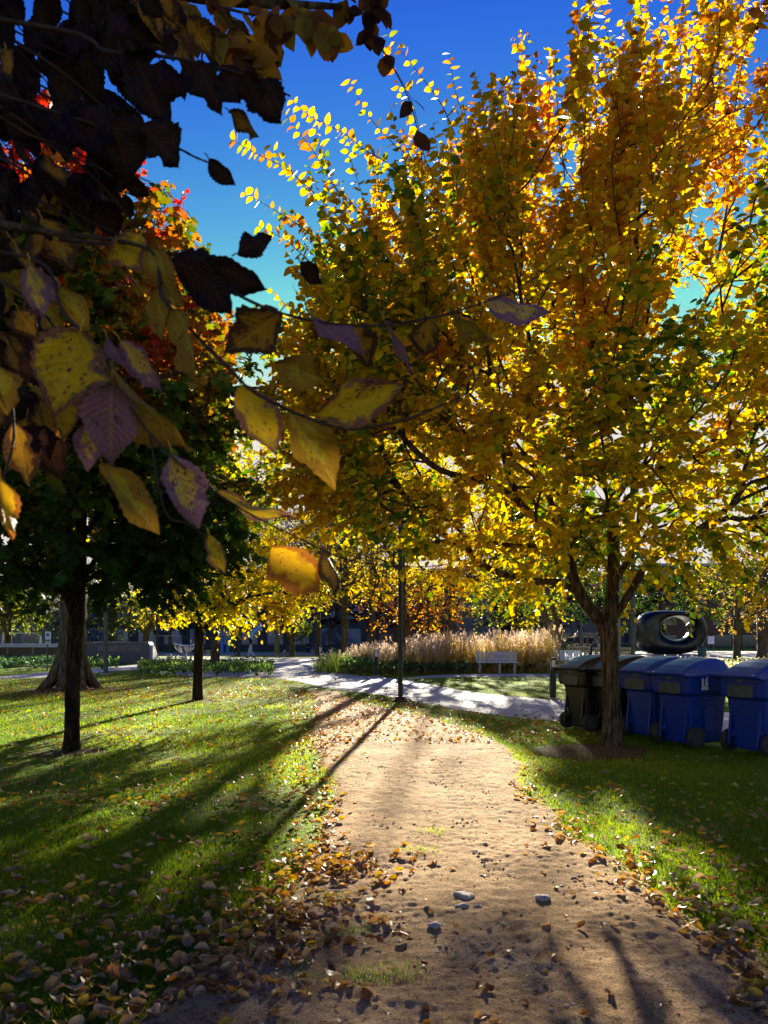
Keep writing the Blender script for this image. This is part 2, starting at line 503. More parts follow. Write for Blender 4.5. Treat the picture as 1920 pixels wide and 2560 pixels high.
hh = .004 + .022 * fbm(XX * 2.2, D * 2.2, 4, 3) + .011 * fbm(XX * 14, D * 14, 3, 4) + .012 * vnoise(XX * 30, D * 30, 6) ** 2 * np.clip(vnoise(XX * 2.3, D * 2.3, 61) * 2 - .5, 0, 1) + .0022 * vnoise(XX * 75, D * 75, 16)
trk = np.exp(-((XX - (.62 + .06 * np.sin(D * .5))) / .09) ** 2) + .6 * np.exp(-((XX - (.95 + .06 * np.sin(D * .5))) / .07) ** 2)
hh = hh - .008 * trk * (.6 + .4 * np.sin(D * 40))
ZZ = -.02 + em * (hh + .02) + .004 * (em > 0)
mb = MB(); nd = len(d)
i = np.arange(nd - 1)[:, None] * nu; j = np.arange(nu - 1)[None, :]
Q = np.stack([i + j, i + j + 1, i + j + nu + 1, i + j + nu], -1).reshape(-1, 4)
mb.add(np.stack([XX, D, ZZ], -1).reshape(-1, 3), Q)
tag(mb.build('dirt_path', dirt_m, smooth=True), kind='structure')

def on_dirt(x, y, soft=0.0):
    n = .30 * (fbm(x * 3, y * 3, 3, 21) - .5)
    return (x > lx(y) + n + soft) & (x < rx(y) - n - soft) & (y < 18.5)
def on_paved(x, y):
    return pip(poly_path, x, y) | pip(poly_p2, x, y)

# ------------------------------------------------------------------ grass (blades nobody could count)
def blades(x, y, h, wd, cols, lean=.5, kink=True):
    n = len(x)
    a = rng.uniform(0, 2 * math.pi, n); la = rng.uniform(0, 2 * math.pi, n); ll = lean * h * rng.uniform(.2, 1, n)
    c, s = np.cos(a) * wd / 2, np.sin(a) * wd / 2
    lxx, lyy = np.cos(la) * ll, np.sin(la) * ll
    z0 = gz(x, y) - .004
    V = np.stack([np.stack([x - c, y - s, z0], -1), np.stack([x + c, y + s, z0], -1),
                  np.stack([x + c * .7 + lxx * .35, y + s * .7 + lyy * .35, z0 + h * .6], -1), np.stack([x - c * .7 + lxx * .35, y - s * .7 + lyy * .35, z0 + h * .6], -1),
                  np.stack([x + lxx, y + lyy, z0 + h], -1)], 1)
    b = np.arange(n)[:, None] * 5
    return V.reshape(-1, 3), (b + np.array([0, 1, 2, 3])).astype(np.int64), (b + np.array([3, 2, 4])).astype(np.int64), np.repeat(cols, 5, 0)
GR = np.array([(.055, .11, .003), (.12, .19, .004), (.20, .25, .005), (.28, .27, .010), (.36, .27, .06)])
def grasscol(x, y, n):
    k = np.clip((fbm(x * .7, y * .7, 3, 31) - .25) * 4.2 + rng.normal(0, .8, n), 0, 3.99)
    i = k.astype(int); f = (k - i)[:, None]
    return (GR[i] * (1 - f) + GR[i + 1] * f) * rng.uniform(.75, 1.25, (n, 1))
BARE = []
soil_m = surf('bare_soil', [(.35, (.05, .03, .015)), (.5, (.11, .07, .035)), (.65, (.19, .12, .065))], scale=18, rough=.95, bump=.8, bscale=60, bdist=.015, spec=.05)
for px, py, rr in [(590, 752, .75), (72, 752, .42), (198, 701, .45), (70, 690, 1.3), (415, 704, .35)]:
    g = gp(px, py); BARE.append((g.x, g.y, rr))
    sheet('bare_soil', [(g.x + rr * 1.1 * math.cos(a) * (1 + .25 * math.sin(3 * a + px)), g.y + rr * .85 * math.sin(a) * (1 + .25 * math.cos(2 * a + py)), 0) for a in np.linspace(0, 6.283, 15)[:-1]], .004, soil_m)
grass_m = leafmat('grass_blade', trans=.66, rough=.5, spec=.1, tgain=1.9)
def scatter(n, d0, d1, half=.74, pw=1.0):
    t = rng.random(n)
    if pw == 1: yy = d0 * (d1 / d0) ** t
    else: yy = (d0 ** pw + t * (d1 ** pw - d0 ** pw)) ** (1 / pw)
    xx = rng.uniform(-1, 1, n) * (half * yy + .7)
    return xx, yy
mb = MB()
for n, d0, d1, h0, h1, w0 in [(NG1, 2.0, 6.0, .014, .042, .0030), (NG2, 6.0, 13, .016, .044, .0055), (NG3, 13, 34, .018, .045, .013)]:
    x, y = scatter(n, d0, d1, pw=1.3 if d0 < 10 else 1.0)
    k = ~on_dirt(x, y) & ~on_paved(x, y)
    for bx, by, br in BARE:
        rr = np.hypot(x - bx, (y - by) * 1.3) / br + .6 * (fbm(x * 3, y * 3, 2, 71) - .5)
        k &= (rr > 1) | (rng.random(n) < .10)
    # worn, thin places
    thin = fbm(x * .9 + 5, y * .9, 3, 77)
    k &= rng.random(n) < np.clip((thin - .22) * 5, .25, 1)
    # strip between dirt and pavement is thin
    st = (y > 11.5) & (x > lx(np.minimum(y, 20)) - .6) & (x < 6)
    k &= ~(st & (rng.random(n) < .35))
    x, y = x[k], y[k]; n = len(x)
    h = rng.uniform(h0, h1, n) * (.7 + .6 * fbm(x * 1.7, y * 1.7, 2, 12))
    V, q, t, c = blades(x, y, h, w0 * rng.uniform(.7, 1.3, n), grasscol(x, y, n), lean=.8)
    base = mb.n
    mb.add(V, q, col=c)
    mb.FA.append((t + base, 0))
# tufts standing in the dirt and litter
for px, py in [(435, 835), (330, 905), (352, 938), (420, 855), (300, 985), (400, 985), (378, 985), (360, 985), (245, 960)]:
    g = gp(px, py); n = 90
    x = g.x + rng.normal(0, .06, n); y = g.y + rng.normal(0, .05, n)
    V, q, t, c = blades(x, y, rng.uniform(.03, .07, n), .003 * np.ones(n), grasscol(x, y, n), lean=1.0)
    base = mb.n; mb.add(V + np.array([0, 0, .012]), q, col=c); mb.FA.append((t + base, 0))
tag(mb.build('grass', grass_m, col=True), kind='stuff')

# ------------------------------------------------------------------ fallen leaves
FALL = {'yellow': (.60, .36, .02), 'tan': (.43, .245, .075), 'brown': (.20, .085, .02), 'pale': (.53, .35, .155), 'orange': (.50, .19, .02), 'green': (.28, .30, .06)}
fall_m = leafmat('fallen_leaf', trans=.38, rough=.5, spec=.3)
def curled(seed, nu=5, nv=7):
    r = np.random.default_rng(seed)
    u = np.linspace(-1, 1, nu); v = np.linspace(0, 1, nv)
    Uu, Vv = np.meshgrid(u, v)
    wv = np.sin(math.pi * np.clip(Vv, .03, .985) ** .85) ** .75 * r.uniform(.26, .36)
    k1, k2, k3 = r.uniform(-.3, 1.1), r.uniform(-.7, 1.1), r.uniform(-.6, .6)
    x = Uu * wv; y = Vv - .5
    z = k1 * x * x * 2.2 + abs(x) * r.uniform(-.1, .5) + k2 * y * y * .9 + k3 * x * y * 2 + r.normal(0, .02, x.shape)
    P = np.stack([x, y, z], -1).reshape(-1, 3)
    P[:, 2] -= P[:, 2].min()
    i = np.arange(nv - 1)[:, None] * nu; j = np.arange(nu - 1)[None]
    Fq = np.stack([i + j, i + j + 1, i + j + nu + 1, i + j + nu], -1).reshape(-1, 4)
    # stalk
    st = np.array([(-.012, -.5, 0), (.012, -.5, 0), (.012, -.72, .03), (-.012, -.72, .03)]); st[:, 2] += P[nu // 2, 2]
    return np.concatenate([P, st]), np.concatenate([Fq, np.array([[0, 1, 2, 3]]) + len(P)])
CT = [curled(s) for s in range(14)]
CTl = [curled(s + 50, 3, 4) for s in range(10)]
pos, names = [], list(FALL)
def region(n, fn, wts, zone):
    for _ in range(n):
        p = fn()
        if p is None: continue
        pos.append((p[0], p[1], names[rng.choice(6, p=np.array(wts) / sum(wts))], zone))
def pxbox(x0, x1, y0, y1, pw=1.0, test=None):
    def f():
        for _ in range(40):
            g = gp(rng.uniform(x0, x1), y0 + (y1 - y0) * rng.random() ** pw)
            if test is None or test(g): return g
        return None
    return f
def gauss(px, py, sx, sy):
    def f():
        return gp(rng.normal(px, sx), max(650, rng.normal(py, sy)))
    return f
isl = lambda g: g.x < lx(g.y) + .05
isr = lambda g: g.x > rx(g.y) - .05
fast = True
region(900, pxbox(-70, 330, 790, 1080, 1, isl), (3, 4, 2, 4, 1.2, .3), 'lawn')
region(560, pxbox(-40, 330, 745, 810, 1, isl), (3, 3, 1, 3, 1.5, .2), 'lawn')
region(1300, pxbox(-60, 335, 694, 750, 1, isl), (4, 2, 1, 2.5, 3, .3), 'lawn')
region(2900, pxbox(-60, 335, 677, 700, 1, isl), (4, 2, 1.5, 1, 4, .2), 'lawn')
region(230, gauss(325, 872, 42, 12), (2, 4, 3, 2, 3, .1), 'litter')
region(270, gauss(285, 925, 52, 17), (2, 4, 3, 3, 2, .1), 'litter')
region(190, gauss(225, 970, 60, 24), (2, 4, 3, 3, 2, .1), 'litter')
region(200, gauss(318, 800, 22, 36), (2, 3, 3, 2.5, 2, .1), 'litter')
region(300, gauss(318, 735, 14, 18), (2, 3, 3, 2, 3, .1), 'litter')
region(640, pxbox(470, 830, 752, 1060, .8, isr), (2.5, 4, 1.5, 3.5, 1, .3), 'right')
for cx_, cy_ in [(620, 868), (660, 900), (706, 950), (745, 1000), (560, 833), (520, 790)]:
    region(38, gauss(cx_ + 8, cy_, 16, 10), (2, 4, 2, 4, 1.5, .1), 'right')
region(1100, pxbox(330, 600, 698, 745, 1, lambda g: not on_paved(np.array([g.x]), np.array([g.y]))[0]), (4, 2, 3, 2, 3, .2), 'right')
region(500, pxbox(285, 420, 690, 722, 1, lambda g: not on_paved(np.array([g.x]), np.array([g.y]))[0]), (2, 2, 4, 2, 3, .1), 'litter')
region(85, pxbox(330, 700, 720, 1050, .8, lambda g: on_dirt(np.array([g.x]), np.array([g.y]))[0]), (1, 3, 3, 3, 1, .3), 'path')
region(150, pxbox(300, 600, 663, 725, 1, lambda g: on_paved(np.array([g.x]), np.array([g.y]))[0]), (1, 2, 4, 2, 2, 0), 'pavement')
region(320, gauss(326, 670, 10, 1.8), (1, 1, 1, .5, 6, 0), 'pavement')
pos = [p for p in pos if p[1] > 1.2]
# the biggest in the picture become objects of their own
def inview(p): return abs(p[0]) < .50 * p[1] and p[1] > 2.82
order = sorted(range(len(pos)), key=lambda q: pos[q][1] if inview(pos[q]) else 1e3)
solo = set(order[:NSOLO])
lm = {}
for k in FALL:
    m, nt, out = newmat('fallen_leaf_' + k)
    tc = N(nt, 'ShaderNodeTexCoord'); n1 = N(nt, 'ShaderNodeTexNoise', _Scale=5.0, _Detail=5.0); nt.links.new(tc.outputs['Object'], n1.inputs['Vector'])
    oi = N(nt, 'ShaderNodeObjectInfo'); nt.links.new(oi.outputs['Random'], n1.inputs['W']) if 'W' in n1.inputs and n1.inputs['W'].enabled else None
    c = np.array(FALL[k])
    cr = ramp(nt, n1.outputs['Fac'], [(.3, tuple(c * .55)), (.5, tuple(c)), (.7, tuple(np.minimum(c * 1.25, 1)))])
    b = N(nt, 'ShaderNodeBsdfPrincipled', _Roughness=.5); t = N(nt, 'ShaderNodeBsdfTranslucent'); mx = N(nt, 'ShaderNodeMixShader'); mx.inputs[0].default_value = .38
    nt.links.new(cr, b.inputs['Base Color']); nt.links.new(cr, t.inputs['Color']); nt.links.new(b.outputs[0], mx.inputs[1]); nt.links.new(t.outputs[0], mx.inputs[2]); nt.links.new(mx.outputs[0], out.inputs[0])
    lm[k] = m
protos = {}
zlab = {'lawn': 'on the tree-dotted lawn', 'litter': 'in the thick litter beside the dirt path', 'right': 'on the grass on the bin side of the path', 'path': 'on the bare dirt path', 'pavement': 'on the concrete path'}
clab = {'yellow': 'yellow', 'tan': 'tan', 'brown': 'dark brown', 'pale': 'pale pinkish', 'orange': 'orange', 'green': 'yellow green'}
mb = MB()
def leafz(x, y, zone):
    dd = on_dirt(np.array([x]), np.array([y]))[0]
    return (.022 if dd else .02) if zone != 'pavement' else .005
for q, (x, y, k, zone) in enumerate(pos):
    s = (.03 + .055 * rng.random() ** 1.1) * (.72 if zone == 'path' else 1) * (1.15 if q in solo else 1.0) * (1.0 if y < 12 else 1.15)
    rz, tx, ty = rng.uniform(0, 6.28), rng.normal(0, .24), rng.normal(0, .24)
    z = leafz(x, y, zone) + (rng.random() ** 2 * .028 if zone == 'litter' else rng.random() * .012)
    Mr = Matrix.Rotation(rz, 3, 'Z') @ Matrix.Rotation(tx, 3, 'X') @ Matrix.Rotation(ty, 3, 'Y')
    if q in solo:
        v = int(rng.integers(14))
        if (k, v) not in protos:
            me_o = MB().add(*CT[v]).build('fallen_leaf', lm[k], smooth=True)
            protos[(k, v)] = me_o.data; o = me_o
        else:
            o = bpy.data.objects.new('fallen_leaf', protos[(k, v)]); COL.objects.link(o)
        o.matrix_world = Matrix.Translation((x, y, z + float(gz(x, y)))) @ Mr.to_4x4() @ Matrix.Scale(s, 4)
        tag(o, f'curled {clab[k]} fallen leaf {zlab[zone]}', 'leaf', f'{clab[k]} fallen leaves {zlab[zone]}')
    else:
        Vv, Fq = (CT[int(rng.integers(14))] if y < 9 else CTl[int(rng.integers(10))])
        c = np.array(FALL[k]) * rng.uniform(.7, 1.25)
        mb.add((Vv * s) @ np.array(Mr).T + np.array([x, y, z + float(gz(x, y))]), Fq, col=c)
tag(mb.build('leaf_litter', fall_m, col=True, smooth=True), kind='stuff')

# pebbles and crumbs on the dirt
mb = MB()
ico = bmesh.new(); bmesh.ops.create_icosphere(ico, subdivisions=1, radius=1)
IV = np.array([v.co[:] for v in ico.verts]); IF = np.array([[v.index for v in f.verts] for f in ico.faces]); ico.free()
peb_m = leafmat('pebble', trans=0.0, rough=.8, spec=.2)
x, y = scatter(22000, 2.0, 12, half=.25, pw=1.0); x = x + .5
k = on_dirt(x, y); x, y = x[k], y[k]
for a, b in zip(x, y):
    s = .0028 + .011 * rng.random() ** 5
    V = IV * np.array([s * rng.uniform(.7, 1.5), s * rng.uniform(.7, 1.5), s * rng.uniform(.5, .9)]) * rng.uniform(.8, 1.2, (len(IV), 1))
    c = np.array((.38, .25, .14)) * rng.uniform(.35, 1.7)
    mb.add(V + np.array([a, b, .02]), IF, col=np.minimum(c, .8))
tag(mb.build('pebbles', peb_m, col=True), kind='stuff')
# crumbled leaf bits trodden into the dirt
mb = MB()
x, y = scatter(3800, 2.2, 17, half=.30, pw=1.0); x = x + .4
k = on_dirt(x, y) & (rng.random(len(x)) < .25 + .9 * sstep((np.abs((x - lx(y)) / (rx(y) - lx(y)) - .5) - .2) / .3)); x, y = x[k], y[k]
for a, b in zip(x, y):
    s = rng.uniform(.008, .026)
    Vv, Fq = CTl[int(rng.integers(10))]
    Mr = Matrix.Rotation(rng.uniform(0, 6.28), 3, 'Z') @ Matrix.Rotation(rng.normal(0, .5), 3, 'X')
    c = np.array(((.20, .10, .04), (.34, .2, .09), (.13, .07, .03), (.42, .27, .13))[int(rng.integers(4))]) * rng.uniform(.6, 1.2)
    mb.add((Vv * s * np.array([rng.uniform(.4, 1.3), 1, 1])) @ np.array(Mr).T + np.array([a, b, .024]), Fq, col=c)
tag(mb.build('leaf_crumbs', fall_m, col=True), kind='stuff')
# a few larger pale stones
stone_m = surf('stone', [(.3, (.25, .19, .14)), (.7, (.6, .53, .45))], scale=30, rough=.8, bump=.5)
for px, py, s, lab in [(464, 902, .042, 'largest pale stone on the dirt path, at the head of the forked shadow'), (462, 912, .026, 'brownish stone just in front of the largest pale stone on the path'), (478, 912, .017, 'small pale stone beside the largest pale stone on the path'), (542, 904, .036, 'white flat broken stone on the path near the shaded grass edge'), (435, 932, .03, 'flat buff stone alone on the path, towards the leaf litter')]:
    g = gp(px, py)
    bm = bmesh.new(); bmesh.ops.create_icosphere(bm, subdivisions=3, radius=1)
    for v in bm.verts:
        n = .25 * (math.sin(v.co.x * 4 + px) + math.sin(v.co.y * 5 + py) + math.sin(v.co.z * 4)) / 2
        v.co = v.co * (1 + n); v.co.z *= .55
    me = bpy.data.meshes.new('stone'); bm.to_mesh(me); bm.free()
    me.materials.append(stone_m)
    o = bpy.data.objects.new('stone', me); COL.objects.link(o); o.location = (g.x, g.y, .03); o.scale = (s * 1.3, s, s); o.rotation_euler = (0, 0, px)
    tag(o, lab, 'stone', 'stones on the dirt path')
# ------------------------------------------------------------------ trees
bark_dark = surf('bark_dark', [(.36, (.02, .013, .009)), (.5, (.085, .056, .036)), (.64, (.19, .135, .09))], scale=26, rough=.95, bump=1.0, bscale=30, bdist=.05, spec=.05, stretch=(1, 1, .12))
bark_black = surf('bark_black', [(.36, (.008, .006, .005)), (.5, (.028, .019, .013)), (.64, (.07, .05, .035))], scale=26, rough=.95, bump=1.0, bscale=30, bdist=.05, spec=.05, stretch=(1, 1, .12))
bark_gray = surf('bark_gray', [(.36, (.04, .03, .02)), (.5, (.10, .075, .05)), (.64, (.18, .14, .095))], scale=16, rough=.95, bump=1.0, bscale=20, bdist=.04, spec=.1, stretch=(1, 1, .15))
leaf_m = leafmat('leaf', trans=.58, rough=.42, spec=.13, tgain=1.15)
leaf_dark = leafmat('leaf_maple', trans=.42, rough=.45, spec=.13, tgain=1.0)

TPL = {
 'ovate': (np.array([(0, -.12, 0), (.30, .16, .05), (.37, .45, .07), (.2, .8, .03), (0, 1.02, -.08), (-.2, .8, .03), (-.37, .45, .07), (-.30, .16, .05)]), np.array([[0, 1, 2, 3], [0, 3, 4, 4], [0, 5, 6, 7], [0, 4, 5, 5]])),
 'small': (np.array([(0, 0, 0), (.36, .4, .06), (0, 1, -.05), (-.36, .4, .06)]), None),
 'maple': (np.array([(0, -.25, 0), (.10, .02, .02), (.42, -.08, .0), (.30, .22, .04), (.62, .42, -.04), (.26, .52, .05), (.30, .72, .03), (0, 1.0, -.06), (-.30, .72, .03), (-.26, .52, .05), (-.62, .42, -.04), (-.30, .22, .04), (-.42, -.08, .0), (-.10, .02, .02)]), None),
}
OV_T = np.array([[0, 1, 7], [3, 4, 5]]); OV_Q = np.array([[1, 2, 6, 7], [2, 3, 5, 6]])
def leaves(mb, P, A, Nn, ln, wd, cols, kind='ovate'):
    """P base points, A leaf axis, Nn normals"""
    A = A / (np.linalg.norm(A, axis=1)[:, None] + 1e-9)
    B = np.cross(Nn, A); B /= np.linalg.norm(B, axis=1)[:, None] + 1e-9
    Nn = np.cross(A, B)
    T = TPL[kind][0]; m = len(T); n = len(P)
    curl = rng.uniform(-.6, 1.6, n)[:, None]
    zt = T[None, :, 2] * curl * 1.6
    V = P[:, None] + B[:, None] * (T[None, :, 0:1] * wd[:, None, None]) + A[:, None] * (T[None, :, 1:2] * ln[:, None, None]) + Nn[:, None] * (zt[..., None] * ln[:, None, None])
    b = np.arange(n)[:, None] * m
    base = mb.n
    cc = np.repeat(cols, m, 0)
    cc = cc * rng.uniform(.88, 1.12, (len(cc), 1))
    if kind == 'ovate':
        mb.add(V.reshape(-1, 3), (b[:, :, None] + OV_Q[None]).reshape(-1, 4), col=cc)
        mb.FA.append(((b[:, :, None] + OV_T[None]).reshape(-1, 3) + base, 0))
    elif kind == 'small':
        mb.add(V.reshape(-1, 3), b + np.array([[0, 1, 2, 3]]), col=cc)
    else:
        tr = np.array([[1, 2, 3], [1, 3, 13], [13, 3, 11], [13, 11, 12], [3, 4, 5], [3, 5, 11], [11, 5, 9], [11, 9, 10], [5, 6, 8], [5, 8, 9], [6, 7, 8], [0, 1, 13]])
        mb.add(V.reshape(-1, 3), (b[:, :, None] + tr[None]).reshape(-1, 3), col=cc)

def grow(polys, tips, r_tip, r_base, seg=.35, kpl=.22):
    """skeleton: given limb polylines (each starts at the nearest earlier node) then every tip joined to the cheapest node"""
    P = np.zeros((60000, 3)); par = np.full(60000, -1); pl = np.zeros(60000); D = np.zeros((60000, 3)); n = 0
    chains = []
    def addchain(start, pts):
        nonlocal n
        ids = []
        prev = start
        for p in pts:
            P[n] = p; par[n] = prev
            if prev >= 0:
                dv = P[n] - P[prev]; l = np.linalg.norm(dv); pl[n] = pl[prev] + l; D[n] = dv / (l + 1e-9)
            else: D[n] = (0, 0, 1)
            ids.append(n); prev = n; n += 1
        chains.append((start, ids))
    for pol in polys:
        pts = [np.array(p) for p in smoothpts(pol, 4)]
        if n == 0: addchain(-1, pts)
        else:
            k = int(np.argmin(np.linalg.norm(P[:n] - pts[0], axis=1)))
            addchain(k, pts[1:])
    n0 = n
    c = P[n0 - 1]
    order = np.argsort(np.linalg.norm(tips - P[:n0].mean(0), axis=1))
    ends = []
    for t in tips[order]:
        dv = t - P[:n]; dist = np.linalg.norm(dv, axis=1)
        cosa = (dv * D[:n]).sum(1) / (dist + 1e-9)
        cost = dist * (1.25 - .45 * cosa) + kpl * pl[:n] + .5 * np.maximum(0, P[:n, 2] - t[2])
        cost[:3] += 2
        k = int(np.argmin(cost)); L = dist[k]
        p1 = P[k] + .45 * L * ((D[k] * .9 + dv[k] / (L + 1e-9) * .8 + np.array([0, 0, .2])) / 1.5)
        m = max(2, int(L / seg))
        tt = (np.arange(1, m + 1) / m)[:, None]
        pts = (1 - tt) ** 2 * P[k] + 2 * tt * (1 - tt) * p1 + tt ** 2 * t
        pts[:-1] += rng.normal(0, .025 * min(L, 1.5), (m - 1, 3))
        addchain(k, list(pts)); ends.append(n - 1)
        if n > 59000: break
    cnt = np.zeros(n)
    for e in ends: cnt[e] += 1
    for q in range(n - 1, 0, -1):
        if par[q] >= 0: cnt[par[q]] += cnt[q]
    cnt = np.maximum(cnt, 1)
    pw = math.log(r_base / r_tip) / math.log(max(cnt[0], 2))
    rad = r_tip * cnt ** pw
    return P[:n], D[:n], rad, chains, np.array(ends), par[:n]

def tree(name, label, base, polys, tips, r_tip, r_base, leafspec, bark, group=None, flare=1.35, shoots=3, shoot_len=(.35, .8), per=12, up=.25, centre=None, seg=.35, cat='tree', inner=.35, lmat=None, kmin=5, extra=None, droop=.25, rtrunk=None, topshoot=0, xs=()):
    base = Vector(base)
    tk = sun_path(tips)
    for c_, rr_ in SUNHOLES:
        v_ = tips - np.array(c_); t_ = v_ @ np.array(sd)
        tk = tk | ((np.linalg.norm(v_ - t_[:, None] * np.array(sd), axis=1) < rr_ + .08) & (t_ > 0))
    tips = tips[~tk | (rng.random(len(tips)) < .03)]
    P, D, rad, chains, ends, par = grow(polys, tips, r_tip, r_base, seg)
    root = thing(name, label, cat, base, group=group)
    off = np.array(base)
    tb = MB()
    for ci, (st, ids) in enumerate(chains):
        pts = [P[q] - off for q in ids]; rr = [rad[q] for q in ids]
        if st >= 0:
            pts = [P[st] - off] + pts; rr = [min(rad[st] * .9, rr[0] * 1.15)] + rr
        else:
            # root flare
            z = np.array([p[2] for p in pts])
            rr = [r * (1 + (flare - 1) * math.exp(-max(zz, 0) / .16)) for r, zz in zip(rr, z)]
            pts[0] = pts[0] + np.array([0, 0, -.15])
        if len(pts) < 2: continue
        k = 14 if rr[0] > .08 else (8 if rr[0] > .03 else (5 if rr[0] > .012 else kmin))
        tb.tube(pts, rr, k, cap=False, wob=.03 if rr[0] > .05 else 0)
    # shoots
    c = tips.mean(0) if centre is None else np.array(centre)
    src, dirs = [], []
    for e in ends:
        for s in range(shoots): src.append(e)
        q = par[e]
        if rng.random() < inner and q > 0: src.append(q)
    src = np.array(src); n = len(src)
    o = P[src] - c; o /= np.linalg.norm(o, axis=1)[:, None] + 1e-9
    dv = D[src] * .6 + o * .6 + rng.normal(0, .5, (n, 3)) + np.array([0, 0, up])
    dv /= np.linalg.norm(dv, axis=1)[:, None]
    L = rng.uniform(*shoot_len, n)
    if topshoot:
        hi = (P[src][:, 2] > np.percentile(tips[:, 2], 62)) & (rng.random(n) < topshoot)
        L[hi] *= 1.9; dv[hi] = dv[hi] * .5 + np.array([0, 0, .55]) + o[hi] * .3; dv[hi] /= np.linalg.norm(dv[hi], axis=1)[:, None]
    p0 = P[src]
    dr = np.where(dv[:, 2] < .4, droop, .05) * L * rng.uniform(.3, 1.4, n)
    def onshoot(t): return p0 + dv * (L * t)[:, None] - np.array([0, 0, 1.0]) * (dr * t * t)[:, None]
    pm, pe = onshoot(np.full(n, .5)), onshoot(np.full(n, 1.0))
    a = np.cross(dv, np.array([.3, .2, 1])); a /= np.linalg.norm(a, axis=1)[:, None] + 1e-9
    b = np.cross(dv, a)
    rs = max(r_tip * .55, .0022)
    def ringat(p, r): return np.stack([p + a * r, p + (-.5 * a + .87 * b) * r, p + (-.5 * a - .87 * b) * r], 1)
    V = np.concatenate([ringat(p0, rs * 1.5), ringat(pm, rs), ringat(pe, rs * .5)], 1) - off
    bi = np.arange(n)[:, None] * 9
    Q = []
    for lv in (0, 3):
        for q in range(3): Q.append([lv + q, lv + (q + 1) % 3, lv + 3 + (q + 1) % 3, lv + 3 + q])
    tb.add(V.reshape(-1, 3), (bi[:, :, None] + np.array(Q)[None].transpose(0, 1, 2)).reshape(-1, 4))
    xp, xa, xn = [], [], []
    for pts, nl in xs:
        PP = smoothpts(pts, 5)
        tb.tube([np.array(q) - off for q in PP], np.linspace(.008, .002, len(PP)), 5, cap=False)
        PA = np.array([tuple(q) for q in PP]); L_ = len(PA) - 1
        for j in range(nl):
            t_ = min((.12 + .88 * (j + rng.uniform(0, .6)) / nl) * L_, L_ - .001); i_ = int(t_)
            dv_ = PA[i_ + 1] - PA[i_]; dv_ /= np.linalg.norm(dv_)
            sv = np.cross(dv_, (0, 1.0, .2)); sv /= np.linalg.norm(sv)
            xp.append(PA[i_] + (t_ - i_) * (PA[i_ + 1] - PA[i_]))
            xa.append(sv * (1 if j % 2 else -1) * .9 + dv_ * .45 + np.array([0, 0, -.35]) + rng.normal(0, .2, 3))
            xn.append(np.array([0, -.8, .4]) + rng.normal(0, .45, 3))
    tb.build('trunk', bark, root, smooth=True)
    # leaves in two rows along each shoot
    per_n = np.maximum(3, (per * L / np.mean(shoot_len)).astype(int))
    idx = np.repeat(np.arange(n), per_n)
    kk = np.concatenate([np.arange(q) for q in per_n])
    t = np.clip((kk + .6 + rng.uniform(-.2, .2, len(kk))) / per_n[idx], .05, 1.0)
    pos = p0[idx] + dv[idx] * (L[idx] * t)[:, None] - np.array([0, 0, 1.0]) * (dr[idx] * t * t)[:, None]
    upv = np.array([0, 0, 1.0])
    side = np.cross(dv[idx], upv + rng.normal(0, .25, (len(idx), 3))); side /= np.linalg.norm(side, axis=1)[:, None] + 1e-9
    sg = np.where(kk % 2 == 0, 1.0, -1.0)[:, None]
    ax = side * sg * .85 + dv[idx] * .45 + np.array([0, 0, -leafspec.get('hang', .45)]) + rng.normal(0, .32, (len(idx), 3))
    nn = np.cross(side * sg, dv[idx]) * .4 + upv * .7 + rng.normal(0, .45, (len(idx), 3))
    kp = sun_keep(pos, name == 'young_tree')
    idx, pos, t, kk, side, sg, ax, nn = [q[kp] for q in (idx, pos, t, kk, side, sg, ax, nn)]
    s = leafspec['size'] * rng.uniform(.65, 1.25, len(idx)) * (1.1 - .4 * t * t)
    if xp:
        pos = np.concatenate([pos, xp]); ax = np.concatenate([ax, xa]); nn = np.concatenate([nn, xn]); s = np.concatenate([s, leafspec['size'] * rng.uniform(.6, 1.1, len(xp))])
    colr = leafspec['col'](pos, rng.random(len(pos)))
    cb = MB()
    if xp:
        XC = np.array([(.52, .22, .01), (.44, .28, .012), (.17, .20, .01), (.36, .12, .01), (.50, .32, .012)])
        colr[-len(xp):] = XC[rng.integers(5, size=len(xp))] * rng.uniform(.7, 1.1, (len(xp), 1))
    if extra is not None: pos, ax, nn, s, colr = extra(pos, ax, nn, s, colr)
    leaves(cb, pos - off, ax, nn, s, s * leafspec.get('w', 1.0), colr, leafspec.get('kind', 'ovate'))
    cb.build('crown', lmat or leaf_m, root, col=True, smooth=False)
    return root

